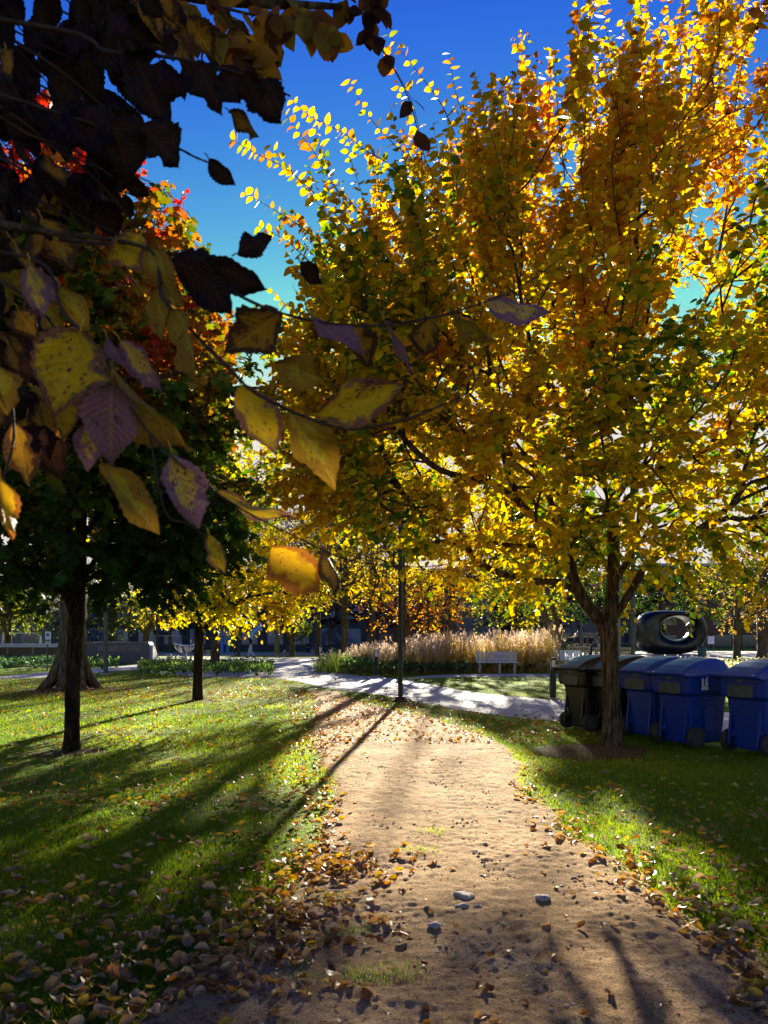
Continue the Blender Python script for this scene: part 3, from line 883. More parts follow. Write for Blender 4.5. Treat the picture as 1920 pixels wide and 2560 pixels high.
SUNHOLES = [(at(299, 570, 1.0), .17), (at(0, 510, .93), .12), (at(216, 555, .95), .08)]
def sun_keep(p, soft=False):
    """openings in the crowns that let the low sun reach the path and bands of the lawn"""
    k = p[:, 2] / sd.z
    x, y = p[:, 0] - sd.x * k, p[:, 1] - sd.y * k
    keep = np.ones(len(p))
    wob = .5 * (fbm(x * 1.1, y * .5, 3, 91) - .5)
    path = (x > lx(y) - .45 + wob) & (x < rx(y) + .22 + wob) & (y > 3.75 + wob * 2) & (y < 16)
    keep[path] = .025
    lawn = (x < lx(y) - .45 + wob) & (y > 3.0) & (y < 26)
    s = y - 1.43 * (x + .7) + 1.6 * (fbm(x * .6, y * .3, 3, 92) - .5)
    lit = ((s > 7.5) & (s < 9.3)) | ((s > 10.7) & (s < 12.5)) | (s > 13.6)
    keep[lawn] = np.where(lit[lawn], .6 if soft else .012, np.where(s[lawn] > 7.5, .36, 1.0))
    keep[(y > 16) & (y < 46)] = np.minimum(keep, .42)[(y > 16) & (y < 46)]
    for c, rr in SUNHOLES:
        v = p - np.array(c); t = v @ np.array(sd)
        dd = np.linalg.norm(v - t[:, None] * np.array(sd), axis=1)
        keep[(dd < rr) & (t > 0)] = 0
    return rng.random(len(p)) < keep

def sun_path(p):
    k = p[:, 2] / sd.z
    x, y = p[:, 0] - sd.x * k, p[:, 1] - sd.y * k
    return (x > lx(y) - .5) & (x < rx(y) + .4) & (y > 3.8) & (y < 17)

def palette(stops, scale=.9, seed=0, noise=.35, zgrad=None):
    S = np.array(stops)
    def f(p, r):
        k = fbm(p[:, 0] * scale + p[:, 1] * .6 * scale, p[:, 2] * scale + p[:, 1] * .4 * scale, 3, seed)
        k = (k - .5) * 1.5 + .5 + (r - .5) * noise * 2
        if zgrad is not None: k = k + zgrad[0] * (p[:, 2] - zgrad[1])
        k = np.clip(k, 0, .9999) * (len(S) - 1)
        i = k.astype(int); fr = (k - i)[:, None]
        return np.clip((S[i] * (1 - fr) + S[i + 1] * fr) * rng.uniform(.75, 1.2, (len(p), 1)), 0, .9)
    return f

def blob(n, ells, shell=.5, zmin=None, reject=None):
    """points inside a union of ellipsoids, biased outwards"""
    out = []
    w_ = np.array([e[6] if len(e) > 6 else e[3] * e[4] * e[5] for e in ells], float); w_ /= w_.sum()
    while len(out) < n:
        e = ells[rng.choice(len(ells), p=w_)]
        v = rng.normal(size=3); v /= np.linalg.norm(v)
        r = rng.random() ** shell
        p = np.array([e[0] + v[0] * r * e[3], e[1] + v[1] * r * e[4], e[2] + v[2] * r * e[5]])
        if zmin is not None and p[2] < (zmin(p) if callable(zmin) else zmin): continue
        if reject is not None and reject(p): continue
        out.append(p)
    return np.array(out)

YEL = [(.20, .24, .03), (.38, .34, .03), (.60, .41, .025), (.68, .40, .02), (.62, .33, .03)]
def hero_col(p, r):
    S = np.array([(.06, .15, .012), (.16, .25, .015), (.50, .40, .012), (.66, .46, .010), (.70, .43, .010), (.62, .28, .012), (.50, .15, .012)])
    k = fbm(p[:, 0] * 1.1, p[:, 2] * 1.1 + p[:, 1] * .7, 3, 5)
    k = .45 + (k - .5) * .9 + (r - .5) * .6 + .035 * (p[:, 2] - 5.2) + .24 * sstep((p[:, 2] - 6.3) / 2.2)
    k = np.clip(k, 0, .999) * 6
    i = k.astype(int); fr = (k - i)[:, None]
    return np.clip((S[i] * (1 - fr) + S[i + 1] * fr) * rng.uniform(.75, 1.15, (len(p), 1)), 0, .9)

def PX(lst):
    return [at(*q) for q in lst]

# --- large yellow tree with the forked trunk
g = gp(612, 746)
hero_polys = [
    [Vector((g.x, g.y, -.05))] + PX([(612, 715, 10), (611, 680, 10), (609, 650, 10), (609, 627, 10), (612, 600, 10), (613, 560, 10.05), (613, 525, 10.1), (613, 503, 10.15), (606, 488, 10.2), (585, 444, 10.3), (574, 417, 10.4), (560, 350, 10.6), (548, 270, 10.8)]),
    PX([(609, 634, 10), (595, 615, 9.95), (579, 592, 9.9), (566, 556, 9.75), (552, 533, 9.6), (523, 507, 9.3), (491, 483, 9.0), (440, 470, 8.7), (405, 440, 8.6)]),
    PX([(610, 624, 10), (622, 606, 9.95), (636, 583, 9.8), (650, 562, 9.6), (690, 535, 9.3), (740, 500, 9.0)]),
    PX([(613, 500, 10.15), (624, 484, 10.2), (634, 454, 10.3), (657, 407, 10.4), (680, 361, 10.6), (713, 278, 10.9), (728, 200, 11)]),
    PX([(523, 506, 9.3), (507, 470, 9.4), (495, 410, 9.5), (486, 342, 9.6), (470, 270, 9.7), (440, 210, 9.8)]),
    PX([(560, 545, 9.7), (552, 505, 9.9), (536, 470, 10.2), (505, 430, 10.6), (460, 385, 11)]),
    PX([(612, 575, 10.05), (590, 545, 10.4), (565, 525, 11), (530, 500, 11.8), (470, 470, 12.4)]),
    PX([(613, 545, 10.05), (640, 520, 9.6), (690, 505, 9.0), (740, 490, 8.4)]),
    PX([(612, 590, 10.0), (628, 560, 10.5), (660, 520, 11.3), (720, 480, 12.2)]),
    PX([(620, 490, 10.2), (650, 460, 9.6), (690, 420, 9.0), (730, 370, 8.5)]),
    PX([(590, 455, 10.3), (560, 410, 9.7), (530, 340, 9.2), (515, 260, 8.9)]),
    PX([(634, 454, 10.3), (630, 390, 10.0), (632, 300, 9.8), (640, 200, 9.8)]),
]
def hero_zmin(p):
    # underside: hangs low around and right of the trunk, lifts towards the dirt path so the low sun gets through
    return 2.05 + 1.0 * float(sstep((1.15 - p[0]) / 1.6)) + .5 * max(0, 8 - p[1]) * .4
def hero_rej(p):
    q = (p[0] / p[1] * F + CX, YH - (p[2] - H) / p[1] * F)
    if float(fbm(p[0] * .9 + 3.3, p[2] * .9 + p[1] * .5, 2, 61)) < .36 + .05 * (p[2] > 6): return True
    # keep the crown's left flank on a slope running from upper right to lower left
    pts_y = [0, 20, 60, 100, 140, 170, 210, 250, 320, 420, 520, 590, 640]
    pts_x = [735, 705, 630, 555, 480, 420, 368, 328, 292, 265, 278, 350, 430]
    return q[0] < np.interp(q[1], pts_y, pts_x) + rng.uniform(0, 30)
HERO_XS = [(PX([(x, y, q) for x, y in pl]), n) for pl, q, n in [
    ([(455, 135), (440, 102), (412, 65), (387, 33)], 9.0, 20), ([(440, 185), (420, 165), (393, 143), (368, 115), (348, 77)], 8.8, 26), ([(420, 195), (390, 165), (365, 150), (343, 133), (310, 116), (292, 100)], 8.6, 34),
    ([(380, 235), (350, 205), (330, 180), (314, 152), (300, 134), (282, 110)], 8.6, 30), ([(370, 255), (329, 208), (289, 171), (255, 153), (231, 139)], 8.6, 34), ([(350, 265), (301, 227), (278, 212), (243, 192)], 8.6, 24),
    ([(350, 300), (310, 262), (285, 240), (258, 226)], 8.7, 20), ([(440, 190), (430, 168), (424, 155), (412, 102), (390, 62), (372, 40)], 8.4, 10), ([(480, 170), (468, 130), (455, 90), (449, 52)], 9.2, 20), ([(505, 150), (506, 115), (515, 80), (530, 34)], 8.8, 18),
    ([(565, 180), (559, 120), (552, 48)], 9.2, 24), ([(590, 160), (575, 105), (571, 58)], 9.3, 22), ([(530, 160), (522, 120), (500, 78)], 9.3, 18), ([(630, 120), (612, 55), (600, -5)], 9.2, 26), ([(655, 110), (645, 40), (638, -15)], 9.2, 26), ([(690, 110), (695, 40), (705, -10)], 9.4, 26), ([(735, 110), (745, 50), (760, 5)], 9.2, 26), ([(510, 210), (490, 150), (476, 105)], 9.3, 24), ([(400, 240), (385, 200), (372, 160)], 9.2, 22)]]
hero_tips = blob(NHERO, [(3.0, 10.2, 5.0, 5.4, 3.9, 3.9), (1.0, 9.6, 4.8, 3.4, 2.6, 2.7), (.1, 9.6, 4.2, 1.8, 1.6, 1.7, 14), (1.2, 10, 7.0, 2.6, 2.6, 1.9, 7), (4.2, 10.0, 7.4, 3.8, 3.0, 2.4, 16), (4.6, 9.2, 3.6, 3.2, 2.6, 1.7), (2.2, 9.7, 4.0, 2.9, 2.4, 1.5, 22), (.2, 9.3, 4.4, 1.8, 1.6, 1.6, 10)], shell=.42, zmin=hero_zmin, reject=hero_rej)
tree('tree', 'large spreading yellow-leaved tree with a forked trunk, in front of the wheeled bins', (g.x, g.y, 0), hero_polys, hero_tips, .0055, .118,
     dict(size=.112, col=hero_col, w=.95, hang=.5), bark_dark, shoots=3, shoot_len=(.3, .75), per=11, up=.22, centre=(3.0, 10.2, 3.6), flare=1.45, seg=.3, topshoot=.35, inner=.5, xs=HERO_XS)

# --- dark maple at the lawn edge
g = gp(71.5, 750)
mp_polys = [
    [Vector((g.x, g.y, -.05))] + PX([(72, 720, 9.4), (73, 680, 9.4), (75, 640, 9.4), (77, 612, 9.4), (80, 560, 9.45), (83, 480, 9.5), (88, 400, 9.6), (95, 320, 9.7), (100, 260, 9.8)]),
    PX([(76, 622, 9.4), (66, 596, 9.35), (52, 585, 9.3), (25, 566, 9.2), (-6, 548, 9.0), (-50, 520, 8.8)]),
    PX([(78, 590, 9.4), (95, 560, 9.6), (130, 520, 9.9), (180, 490, 10.3)]),
    PX([(81, 540, 9.45), (110, 500, 9.1), (150, 450, 8.7), (195, 410, 8.5)]),
    PX([(82, 500, 9.5), (60, 440, 9.7), (30, 380, 10)]),
    PX([(84, 450, 9.5), (120, 390, 9.9), (160, 330, 10.2)]),
]
mp_col = palette([(.022, .05, .008), (.035, .08, .012), (.07, .12, .012), (.20, .20, .02), (.48, .20, .02), (.52, .09, .02), (.50, .04, .03)], scale=.9, seed=3, noise=.22, zgrad=(.17, 5.0))
def mp_rej(p):
    q = (p[0] / p[1] * F + CX, YH - (p[2] - H) / p[1] * F)
    return q[0] > np.interp(q[1], [150, 190, 230, 300, 420, 540, 600, 640], [120, 165, 190, 222, 245, 240, 190, 140]) - rng.uniform(0, 30)
mp_tips = blob(NMAPLE, [(-4.2, 9.6, 4.2, 3.4, 3.0, 2.4), (-4.6, 9.6, 6.0, 2.5, 2.2, 1.7), (-2.6, 9.2, 3.6, 1.5, 1.6, 1.4)], shell=.38, zmin=lambda p: 2.0 + rng.uniform(0, .3), reject=mp_rej)
tree('maple_tree', 'dark green maple with a reddening top, in front of the huge old trunk', (g.x, g.y, 0), mp_polys, mp_tips, .006, .088,
     dict(size=.135, col=mp_col, kind='maple', hang=.5), bark_black, shoots=3, shoot_len=(.25, .6), per=8, up=.15, lmat=leaf_dark, flare=1.35, inner=.5)

# --- younger yellow-green tree in the middle of the lawn
g = gp(197.5, 700); D0 = g.y
md_polys = [
    [Vector((g.x, g.y, -.05))] + PX([(198, 670, D0), (199, 640, D0), (199.5, 615, D0), (202, 580, D0), (204, 530, D0), (206, 480, D0 + .2), (210, 420, D0 + .3)]),
    PX([(199, 630, D0), (214, 619, D0 - .3), (226, 609, D0 - .6), (240, 600, D0 - .9), (275, 592, D0 - 1.1), (300, 596, D0 - 1.2)]),
    PX([(200, 616, D0), (214, 600, D0 + .2), (230, 584, D0 + .4), (260, 560, D0 + .8), (290, 540, D0 + 1)]),
    PX([(201, 610, D0), (186, 590, D0), (160, 570, D0 - .4), (130, 560, D0 - .8)]),
]
md_col = palette([(.30, .40, .015), (.50, .50, .012), (.70, .56, .012), (.76, .52, .012), (.74, .44, .012)], scale=.8, seed=9, noise=.35)
md_tips = blob(700, [(g.x + .3, D0, 3.6, 2.6, 2.4, 1.9), (g.x + 1.1, D0 - .5, 2.7, 1.9, 1.6, 1.0, 14), (g.x + .2, D0, 5.2, 2.0, 1.9, 1.9)], shell=.42, zmin=lambda p: 1.85 - .2 * max(0, p[0] - g.x) + rng.uniform(0, .25))
tree('young_tree', 'slim young tree with bright yellow-green leaves in the middle of the leaf-strewn lawn', (g.x, g.y, 0), md_polys, md_tips, .006, .105,
     dict(size=.10, col=md_col, w=.95, hang=.6), bark_black, shoots=3, shoot_len=(.3, .65), per=9, up=.1, flare=1.3, inner=.5)

# --- huge old trunk with buttress roots
g = gp(71, 689); D0 = g.y
old_polys = [[Vector((g.x, g.y, -.05))] + [Vector((g.x + dx, g.y, z)) for dx, z in [(.0, .3), (.02, .8), (.05, 1.6), (.08, 2.6), (.12, 4.0), (.2, 6), (.2, 8.5), (.3, 11)]],
             [Vector((g.x + .1, g.y, 3.4)), Vector((g.x + .8, g.y, 4.4)), Vector((g.x + 2.2, g.y + .3, 6)), Vector((g.x + 3.4, g.y + .5, 8))],
             [Vector((g.x + .1, g.y, 4.2)), Vector((g.x - .8, g.y, 5.4)), Vector((g.x - 2.2, g.y - .3, 7.5)), Vector((g.x - 3.2, g.y - .6, 9))]]
old_tips = blob(300, [(g.x, D0, 8.5, 4.6, 4.2, 3.8)], shell=.42, zmin=4.6)
ot = tree('old_tree', 'huge old grey trunk with flaring buttress roots behind the dark maple', (g.x, g.y, 0), old_polys, old_tips, .012, .35,
     dict(size=.14, col=palette([(.05, .08, .012), (.12, .14, .02), (.32, .26, .03), (.48, .32, .03)], seed=14), kind='ovate', hang=.4), bark_gray, shoots=3, shoot_len=(.4, .9), per=9, flare=1.1)
rb = MB()
for a in np.linspace(0, 6.28, 8)[:-1] + .2:
    l = rng.uniform(.68, .95)
    c_, s_ = math.cos(a), math.sin(a)
    rb.tube([(c_ * .12, s_ * .12, 1.35), (c_ * .26, s_ * .26, .75), (c_ * .5, s_ * .5, .28), (c_ * l, s_ * l, .02), (c_ * (l + .25), s_ * (l + .25), -.15)], [.22, .2, .15, .09, .04], 8, cap=False, wob=.05)
rb.build('buttress_root', bark_gray, ot, smooth=True)

# --- trees further back
def backtree(name, label, x, y, h, cr, crz, zc, col, size=.14, ntips=120, tr=.12, bark=bark_dark, per=9, kind='small', group=None, sh=3, lean=0.0, zmin=None, extra_polys=None, shell=.42, cat='tree', sl=(.35, .8)):
    z0 = float(gz(x, y))
    pol = [[Vector((x + lean * q * q * .1, y, z0 + z)) for q, z in zip(range(7), np.linspace(-.05, h * .85, 7))]]
    if extra_polys: pol += [[Vector((x + a, y + b, z0 + c)) for a, b, c in e] for e in extra_polys]
    tips = blob(ntips, [(x + lean, y, z0 + zc, cr, cr, crz), (x + lean + cr * .35, y - cr * .2, z0 + zc - crz * .3, cr * .7, cr * .7, crz * .6), (x + lean - cr * .4, y, z0 + zc + crz * .25, cr * .6, cr * .6, crz * .6)], shell=shell, zmin=z0 + (zmin if zmin is not None else zc - crz * 1.05))
    return tree(name, label, (x, y, z0), pol, tips, max(.012, tr * .08), tr, dict(size=size, col=col, kind=kind, hang=.35), bark, group=group, shoots=sh, shoot_len=sl, per=per, seg=.7, kmin=3, inner=.3)
yel = palette([(.32, .34, .02), (.58, .46, .015), (.74, .52, .012), (.76, .48, .012)], seed=21)
ylg = palette([(.06, .09, .015), (.14, .17, .02), (.34, .32, .03), (.55, .40, .03)], seed=22)
ora = palette([(.45, .36, .03), (.62, .38, .03), (.66, .28, .03), (.62, .16, .03)], seed=23, zgrad=(-.18, 3.2))
drk = palette([(.012, .03, .006), (.02, .045, .01), (.045, .075, .012), (.09, .11, .02)], seed=24)
dkr = palette([(.05, .02, .015), (.09, .03, .02), (.14, .045, .02), (.10, .07, .02)], seed=25)
grn = palette([(.03, .06, .01), (.07, .11, .015), (.16, .19, .025), (.36, .33, .03)], seed=26)
def B(px, d): return (px - CX) / F * d
backtree('orange_tree', 'yellow and orange tree rising out of the pale ornamental grasses behind the black lamp post', B(408, 36), 36, 6.8, 2.9, 2.6, 4.0, ora, size=.15, ntips=230, tr=.17, zmin=1.9)
backtree('sapling', 'thin sapling with orange leaves among the ornamental grasses, beside the orange tree', B(428.5, 34), 34, 4.6, 1.3, 1.3, 3.2, ora, size=.13, ntips=70, tr=.05)
backtree('yellow_tree', 'golden tree with a leaning trunk behind the granite sign wall', B(144, 60), 60, 7.5, 4.6, 2.7, 4.9, yel, size=.24, ntips=230, tr=.26, lean=.9, zmin=2.2, extra_polys=[[(0, 0, 1.7), (.8, 0, 2.6), (2.0, 0, 3.6)], [(0, 0, 1.9), (-.9, 0, 3), (-2.2, 0, 4)]])
backtree('broad_tree', 'broad yellow-green tree hanging over the slatted fence', B(8, 47), 47, 8, 3.6, 3.0, 4.6, ylg, size=.19, ntips=300, tr=.22, zmin=1.55)
backtree('evergreen_tree', 'dark evergreen behind the huge old trunk', B(70, 50), 50, 8, 2.2, 3.4, 4.0, drk, size=.17, ntips=240, tr=.16, zmin=1.2)
backtree('evergreen_tree', 'dark bushy evergreen between the grey lamp post and the granite sign wall', B(112, 52), 52, 8, 2.3, 3.6, 4.2, drk, size=.17, ntips=260, tr=.16, zmin=1.0)
backtree('forked_tree', 'small dark twin-trunked tree on the far lawn next to the person with a blue board', B(238.7, 84), 84, 5.2, 2.0, 1.9, 4.4, grn, size=.22, ntips=110, tr=.16, zmin=2.2, extra_polys=[[(0, 0, .15), (-.55, 0, .8), (-.7, 0, 2), (-.9, 0, 3.4)]])
backtree('layered_tree', 'small dark tree with level tiers of branches near the sitting dog', B(293.6, 88), 88, 4.9, 2.2, 1.9, 3.9, grn, size=.2, ntips=140, tr=.11, zmin=1.5)
backtree('red_tree', 'deep red-leaved tree at the far edge of the lawn, beside the blue play structure', B(395, 100), 100, 8, 5.5, 3.2, 6.0, dkr, size=.34, ntips=200, tr=.2, zmin=2.6)
backtree('red_tree', 'dusky red-leaved tree over the playground, between the play structure and the layered tree', B(330, 112), 112, 10, 6.0, 4.0, 8.0, dkr, size=.4, ntips=180, tr=.25, zmin=3.6)
backtree('mossy_tree', 'tree with a yellowish forked trunk at the far lawn edge', B(277, 104), 104, 9, 4.6, 3.4, 7.6, grn, size=.34, ntips=150, tr=.35, zmin=3.2, bark=surf('bark_yellow', [(.3, (.16, .12, .03)), (.7, (.3, .24, .07))], scale=4, rough=.9))
backtree('plaza_tree', 'tree with a smooth tan trunk behind the sunlit slatted bench', B(553.7, 36), 36, 9.5, 3.5, 3.0, 6.3, grn, size=.17, ntips=420, tr=.17, bark=bark_gray, zmin=2.6, lean=-1.2)
backtree('plaza_tree', 'thinner fluted trunk beside the tan-trunked tree behind the sunlit bench', B(562.5, 35), 35, 9, 3.0, 2.6, 6.2, ylg, size=.16, ntips=300, tr=.11, bark=bark_gray, zmin=2.6, lean=-.9)
backtree('leafy_tree', 'yellow-green tree behind the wooden bench and tall grasses', B(515, 52), 52, 8, 3.3, 2.8, 4.2, ylg, size=.19, ntips=230, tr=.2, zmin=1.9)
backtree('rough_tree', 'rough grey trunk with pale orange leaves just past the bronze ring sculpture', B(737, 45), 45, 8, 2.6, 2.9, 4.6, palette([(.2, .16, .04), (.45, .26, .06), (.6, .34, .08)], seed=31), size=.14, ntips=150, tr=.22, bark=bark_gray, zmin=1.7)
backtree('rough_tree', 'thickest furrowed trunk at the edge of the sculpture plaza, over the rightmost blue bin', B(763, 48), 48, 9, 3.0, 3.0, 6.0, ylg, size=.16, ntips=160, tr=.36, bark=bark_gray, zmin=3.0)
backtree('golden_tree', 'tall golden tree behind the dark maple and the young tree', B(215, 34), 34, 10.5, 3.8, 3.6, 6.6, yel, size=.17, ntips=330, tr=.2, zmin=3.0)
backtree('golden_tree', 'golden tree directly behind the black lamp post, added to shade the near lawn', B(402, 30.5), 30.5, 10.0, 3.1, 3.0, 6.6, yel, size=.14, ntips=420, tr=.15, zmin=3.3, per=11)  # added to cast shade over the near lawn; trunk hidden behind the lamp post
backtree('golden_tree', 'pale golden tree far across the plaza, above the first bollard light', B(345, 58), 58, 14, 5.6, 5.0, 8.6, yel, size=.24, ntips=420, tr=.26, zmin=2.9)
backtree('golden_tree', 'tall golden tree standing behind the bed of ornamental grasses', B(452, 46), 46, 12, 4.4, 4.2, 8.0, yel, size=.19, ntips=380, tr=.2, zmin=3.2)
backtree('golden_tree', 'tall amber tree far behind the plaza, straight above the black lamp post', B(372, 76), 76, 18, 6.2, 6.0, 11.5, yel, size=.3, ntips=380, tr=.3, zmin=3.8)
backtree('golden_tree', 'tall amber tree at the far lawn, above the play structure', B(318, 80), 80, 19, 6.5, 6.4, 12, yel, size=.3, ntips=380, tr=.3, zmin=4.2)
backtree('golden_tree', 'golden tree across the plaza behind the slim young tree and the bowl', B(292, 60), 60, 13, 5.2, 4.6, 8.2, yel, size=.25, ntips=360, tr=.24, zmin=3.2)
for k, (px, dd, h, c, col, lab) in enumerate([(512, 92, 9, 4.2, drk, 'dark green tree in front of the grey building, behind the tall grasses'), (600, 78, 11, 5.0, drk, 'dark spreading tree behind the group of people near the benches'),
    (660, 85, 12, 5.5, drk, 'dark tree behind the bronze ring sculpture'), (740, 80, 12, 5.5, grn, 'dark green tree beyond the sculpture plaza'), (830, 70, 12, 5.5, drk, 'dark tree outside the plaza corner past the bins'),
    (5, 92, 12, 5.2, grn, 'olive tree far behind the slatted fence'), (-70, 80, 12, 5.5, drk, 'dark tree at the far end of the slatted fence'), (560, 110, 13, 6, dkr, 'wine-red tree far behind the benches'), (170, 120, 13, 6, drk, 'dark tree at the street corner behind the metal bowl')]):
    backtree('dark_tree', lab, B(px, dd), dd, h, c, h * .36, h * .55, col, size=.36, ntips=150, tr=.26, group='trees along the street side of the park', zmin=2.0, per=9, sl=(.5, 1.2))
# ------------------------------------------------------------------ overhanging tree whose branches hang in front of the camera
BL = {
 'Y': bigleafmat('leaf_yellow', (.60, .36, .006), (.20, .08, .05), .42, .95, (.68, .48, .03), edge=.32),
 'P': bigleafmat('leaf_purple', (.23, .105, .16), (.62, .33, .03), .40, .95, (.55, .25, .05), edge=-.3),
 'S': bigleafmat('leaf_spotted', (.70, .45, .07), (.24, .11, .16), .50, 1.0, (.55, .34, .06)),
 'G': bigleafmat('leaf_green', (.36, .28, .006), (.28, .14, .01), .54, .85, (.40, .36, .07)),
 'B': bigleafmat('leaf_brown', (.36, .16, .008), (.07, .028, .012), .45, .5, (.50, .30, .03)),
 'D': bigleafmat('leaf_dark', (.032, .012, .005), (.012, .006, .004), .42, .3, (.08, .035, .012), trans=.25),  # shade over the corner foliage put into the colour; also truly dark brown leaves
 'O': bigleafmat('leaf_orange', (.92, .48, .008), (.40, .13, .015), .40, .7, (.8, .45, .04), trans=.5),
}
WORDS = {'Y': 'yellow leaf with dark spots and purple rim', 'P': 'purple leaf with an orange midrib', 'S': 'purple and yellow spotted leaf', 'G': 'yellow-green leaf', 'B': 'brown leaf with yellow veins', 'D': 'dark brown leaf with shade put into its colour', 'O': 'glowing orange leaf'}
def bigleaf(seed, nu=11, nv=22, ratio=.62, curl=0.0, fold=0.2, twist=0.0, bite=0.0):
    """leaf of length 1 along +Y, toothed edge; returns V, F, luv"""
    r = np.random.default_rng(seed)
    u = np.linspace(-1, 1, nu); v = np.linspace(0, 1, nv)
    U, Vv = np.meshgrid(u, v)
    pk = r.uniform(.78, .98)
    wv = np.sin(math.pi * np.clip(Vv, .012, .995) ** pk) ** .82 * ratio / 2 * (1 - .45 * np.clip((Vv - .72) / .28, 0, 1) ** 1.2) * (1 + .10 * np.clip(.5 - Vv, 0, 1))
    tooth = 1 + .05 * ((np.arange(nv) % 2) * 2 - 1)[:, None] * (abs(U) > .95)
    asym = 1 + .12 * r.normal() * np.sign(U)
    edge = 1 - bite * np.clip(vnoise(Vv * 5 + seed, np.sign(U) * 3, seed) - .45, 0, 1) * (abs(U) > .3) * 1.6
    x = U * wv * tooth * asym * edge
    y = Vv.copy()
    z = fold * abs(x) * (1.0) + curl * (y - .1) ** 2 * .55 + .05 * np.sin(y * 9 + U * 2.5 + seed) * abs(U) + r.normal(0, .004, x.shape) + .35 * r.uniform(-1, 1) * x * x
    tw = twist * (y - .3)
    x2 = x * np.cos(tw) - z * np.sin(tw); z2 = x * np.sin(tw) + z * np.cos(tw)
    y2 = y + .06 * (abs(U) - .3) * (Vv < .12) * 0
    P = np.stack([x2, y2, z2], -1).reshape(-1, 3)
    i = np.arange(nv - 1)[:, None] * nu; j = np.arange(nu - 1)[None]
    Fq = np.stack([i + j, i + j + 1, i + j + nu + 1, i + j + nu], -1).reshape(-1, 4)
    return P, Fq, np.stack([U, Vv, np.zeros_like(U)], -1).reshape(-1, 3)

otree_base = Vector((-2.35, 1.7, 0))
ov = thing('overhanging_tree', 'overhanging tree with big spotted purple and yellow leaves on twigs close to the camera', 'tree', otree_base)
twig_m = surf('twig_bark', [(.3, (.02, .012, .008)), (.7, (.065, .038, .026))], scale=60, rough=.8, bump=.4, bdist=.002)
OB = np.array(otree_base)
tb = MB()
def limb(pts, r0, r1, mbb, k=8, m=5):
    P = smoothpts(pts, m)
    mbb.tube([p - otree_base for p in P], np.linspace(r0, r1, len(P)), k, cap=True, wob=.02)
    return P
limb([Vector((-2.35, 1.7, -.1)), Vector((-2.33, 1.7, .6)), Vector((-2.28, 1.72, 1.5)), Vector((-2.2, 1.75, 2.4)), Vector((-2.1, 1.8, 3.4)), Vector((-2.0, 2.0, 4.6))], .15, .06, tb, 14)
limb([Vector((-2.25, 1.73, 1.95)), Vector((-1.8, 1.62, 2.5)), Vector((-1.3, 1.45, 2.75)), Vector((-.8, 1.3, 2.8)), Vector((-.35, 1.5, 2.95)), Vector((.1, 2.2, 3.5)), Vector((.35, 2.9, 4.0))], .05, .007, tb, 10)
limb([Vector((-2.2, 1.75, 2.5)), Vector((-1.7, 2.0, 3.1)), Vector((-1.0, 2.2, 3.4)), Vector((-.5, 2.4, 3.5)), Vector((-.15, 2.6, 3.65))], .045, .008, tb, 10)
limb([Vector((-1.8, 1.62, 2.5)), Vector((-1.4, 1.3, 2.3)), Vector((-1.0, 1.1, 2.15)), Vector((-.74, 1.02, 2.04)), Vector((-.56, 1.0, 2.01)), Vector((-.43, 1.0, 1.99))], .020, .0038, tb, 8)
limb([Vector((-1.3, 1.45, 2.75)), Vector((-.9, 1.15, 2.45)), Vector((-.66, 1.03, 2.2)), Vector((-.46, 1.03, 2.0))], .014, .0036, tb, 8)
tb.build('trunk', bark_dark, ov, smooth=True)

LEAFN = [0]
def put_leaf(parent, cls, b, t, wpx, depth, dd=0.0, tip_dd=0.0, front=1, bite=.0, curl=None, label=None, name='leaf', tgt=None, stalk=True):
    """b,t: where the leaf's base and tip are seen; wpx: its seen width; real size follows from the distance"""
    LEAFN[0] += 1
    sd_ = LEAFN[0] * 7 + 3
    r = np.random.default_rng(sd_)
    Bp = at(b[0], b[1], depth + dd); Tp = at(t[0], t[1], depth + dd + tip_dd)
    ax = Tp - Bp; L = ax.length; ax /= L
    view = (Bp + Tp) / 2 - Vector((0, 0, H)); view.normalize()
    wr = wpx / F * depth
    ratio = max(.5, min(.85, wr / L))
    cosr = min(1.0, wr / (L * ratio))
    rollang = math.acos(cosr) * (1 if r.random() < .5 else -1)
    nrm = (-view - ax * (-view).dot(ax)).normalized()
    nrm = Matrix.Rotation(rollang, 3, ax) @ nrm
    side = ax.cross(nrm)
    P, Fq, uvv = bigleaf(sd_, ratio=ratio, curl=(r.uniform(-.5, .8) if curl is None else curl), fold=r.uniform(-.15, .75), twist=r.uniform(-.7, .7), bite=bite)
    V = P[:, :1] * np.array(side)[None] * L + P[:, 1:2] * np.array(ax)[None] * L + P[:, 2:] * np.array(nrm)[None] * L
    uvv = uvv.copy(); uvv[:, 2] = sd_ * .37
    m = tgt or MB()
    o0 = Bp - otree_base if tgt is not None else Vector((0, 0, 0))
    m.add(V + np.array(o0), Fq, uv=uvv)
    if stalk:
        # petiole
        q = Vector(-ax) * L * .16 + Vector((0, 0, L * .03))
        tv, tf = tube([q + o0, q * .45 + Vector((0, 0, .002)) + o0, Vector(o0) + Vector(nrm) * .0005], [.0011, .001, .0009], 5)
        m.add(tv, tf, uv=np.tile(np.array([[0, .02, sd_ * .37]]), (len(tv), 1)))
    if tgt is None:
        o = m.build(name, BL[cls], parent, smooth=True, uv=True)
        o.location = Bp - otree_base
        o['label'] = label or WORDS[cls]
        return o

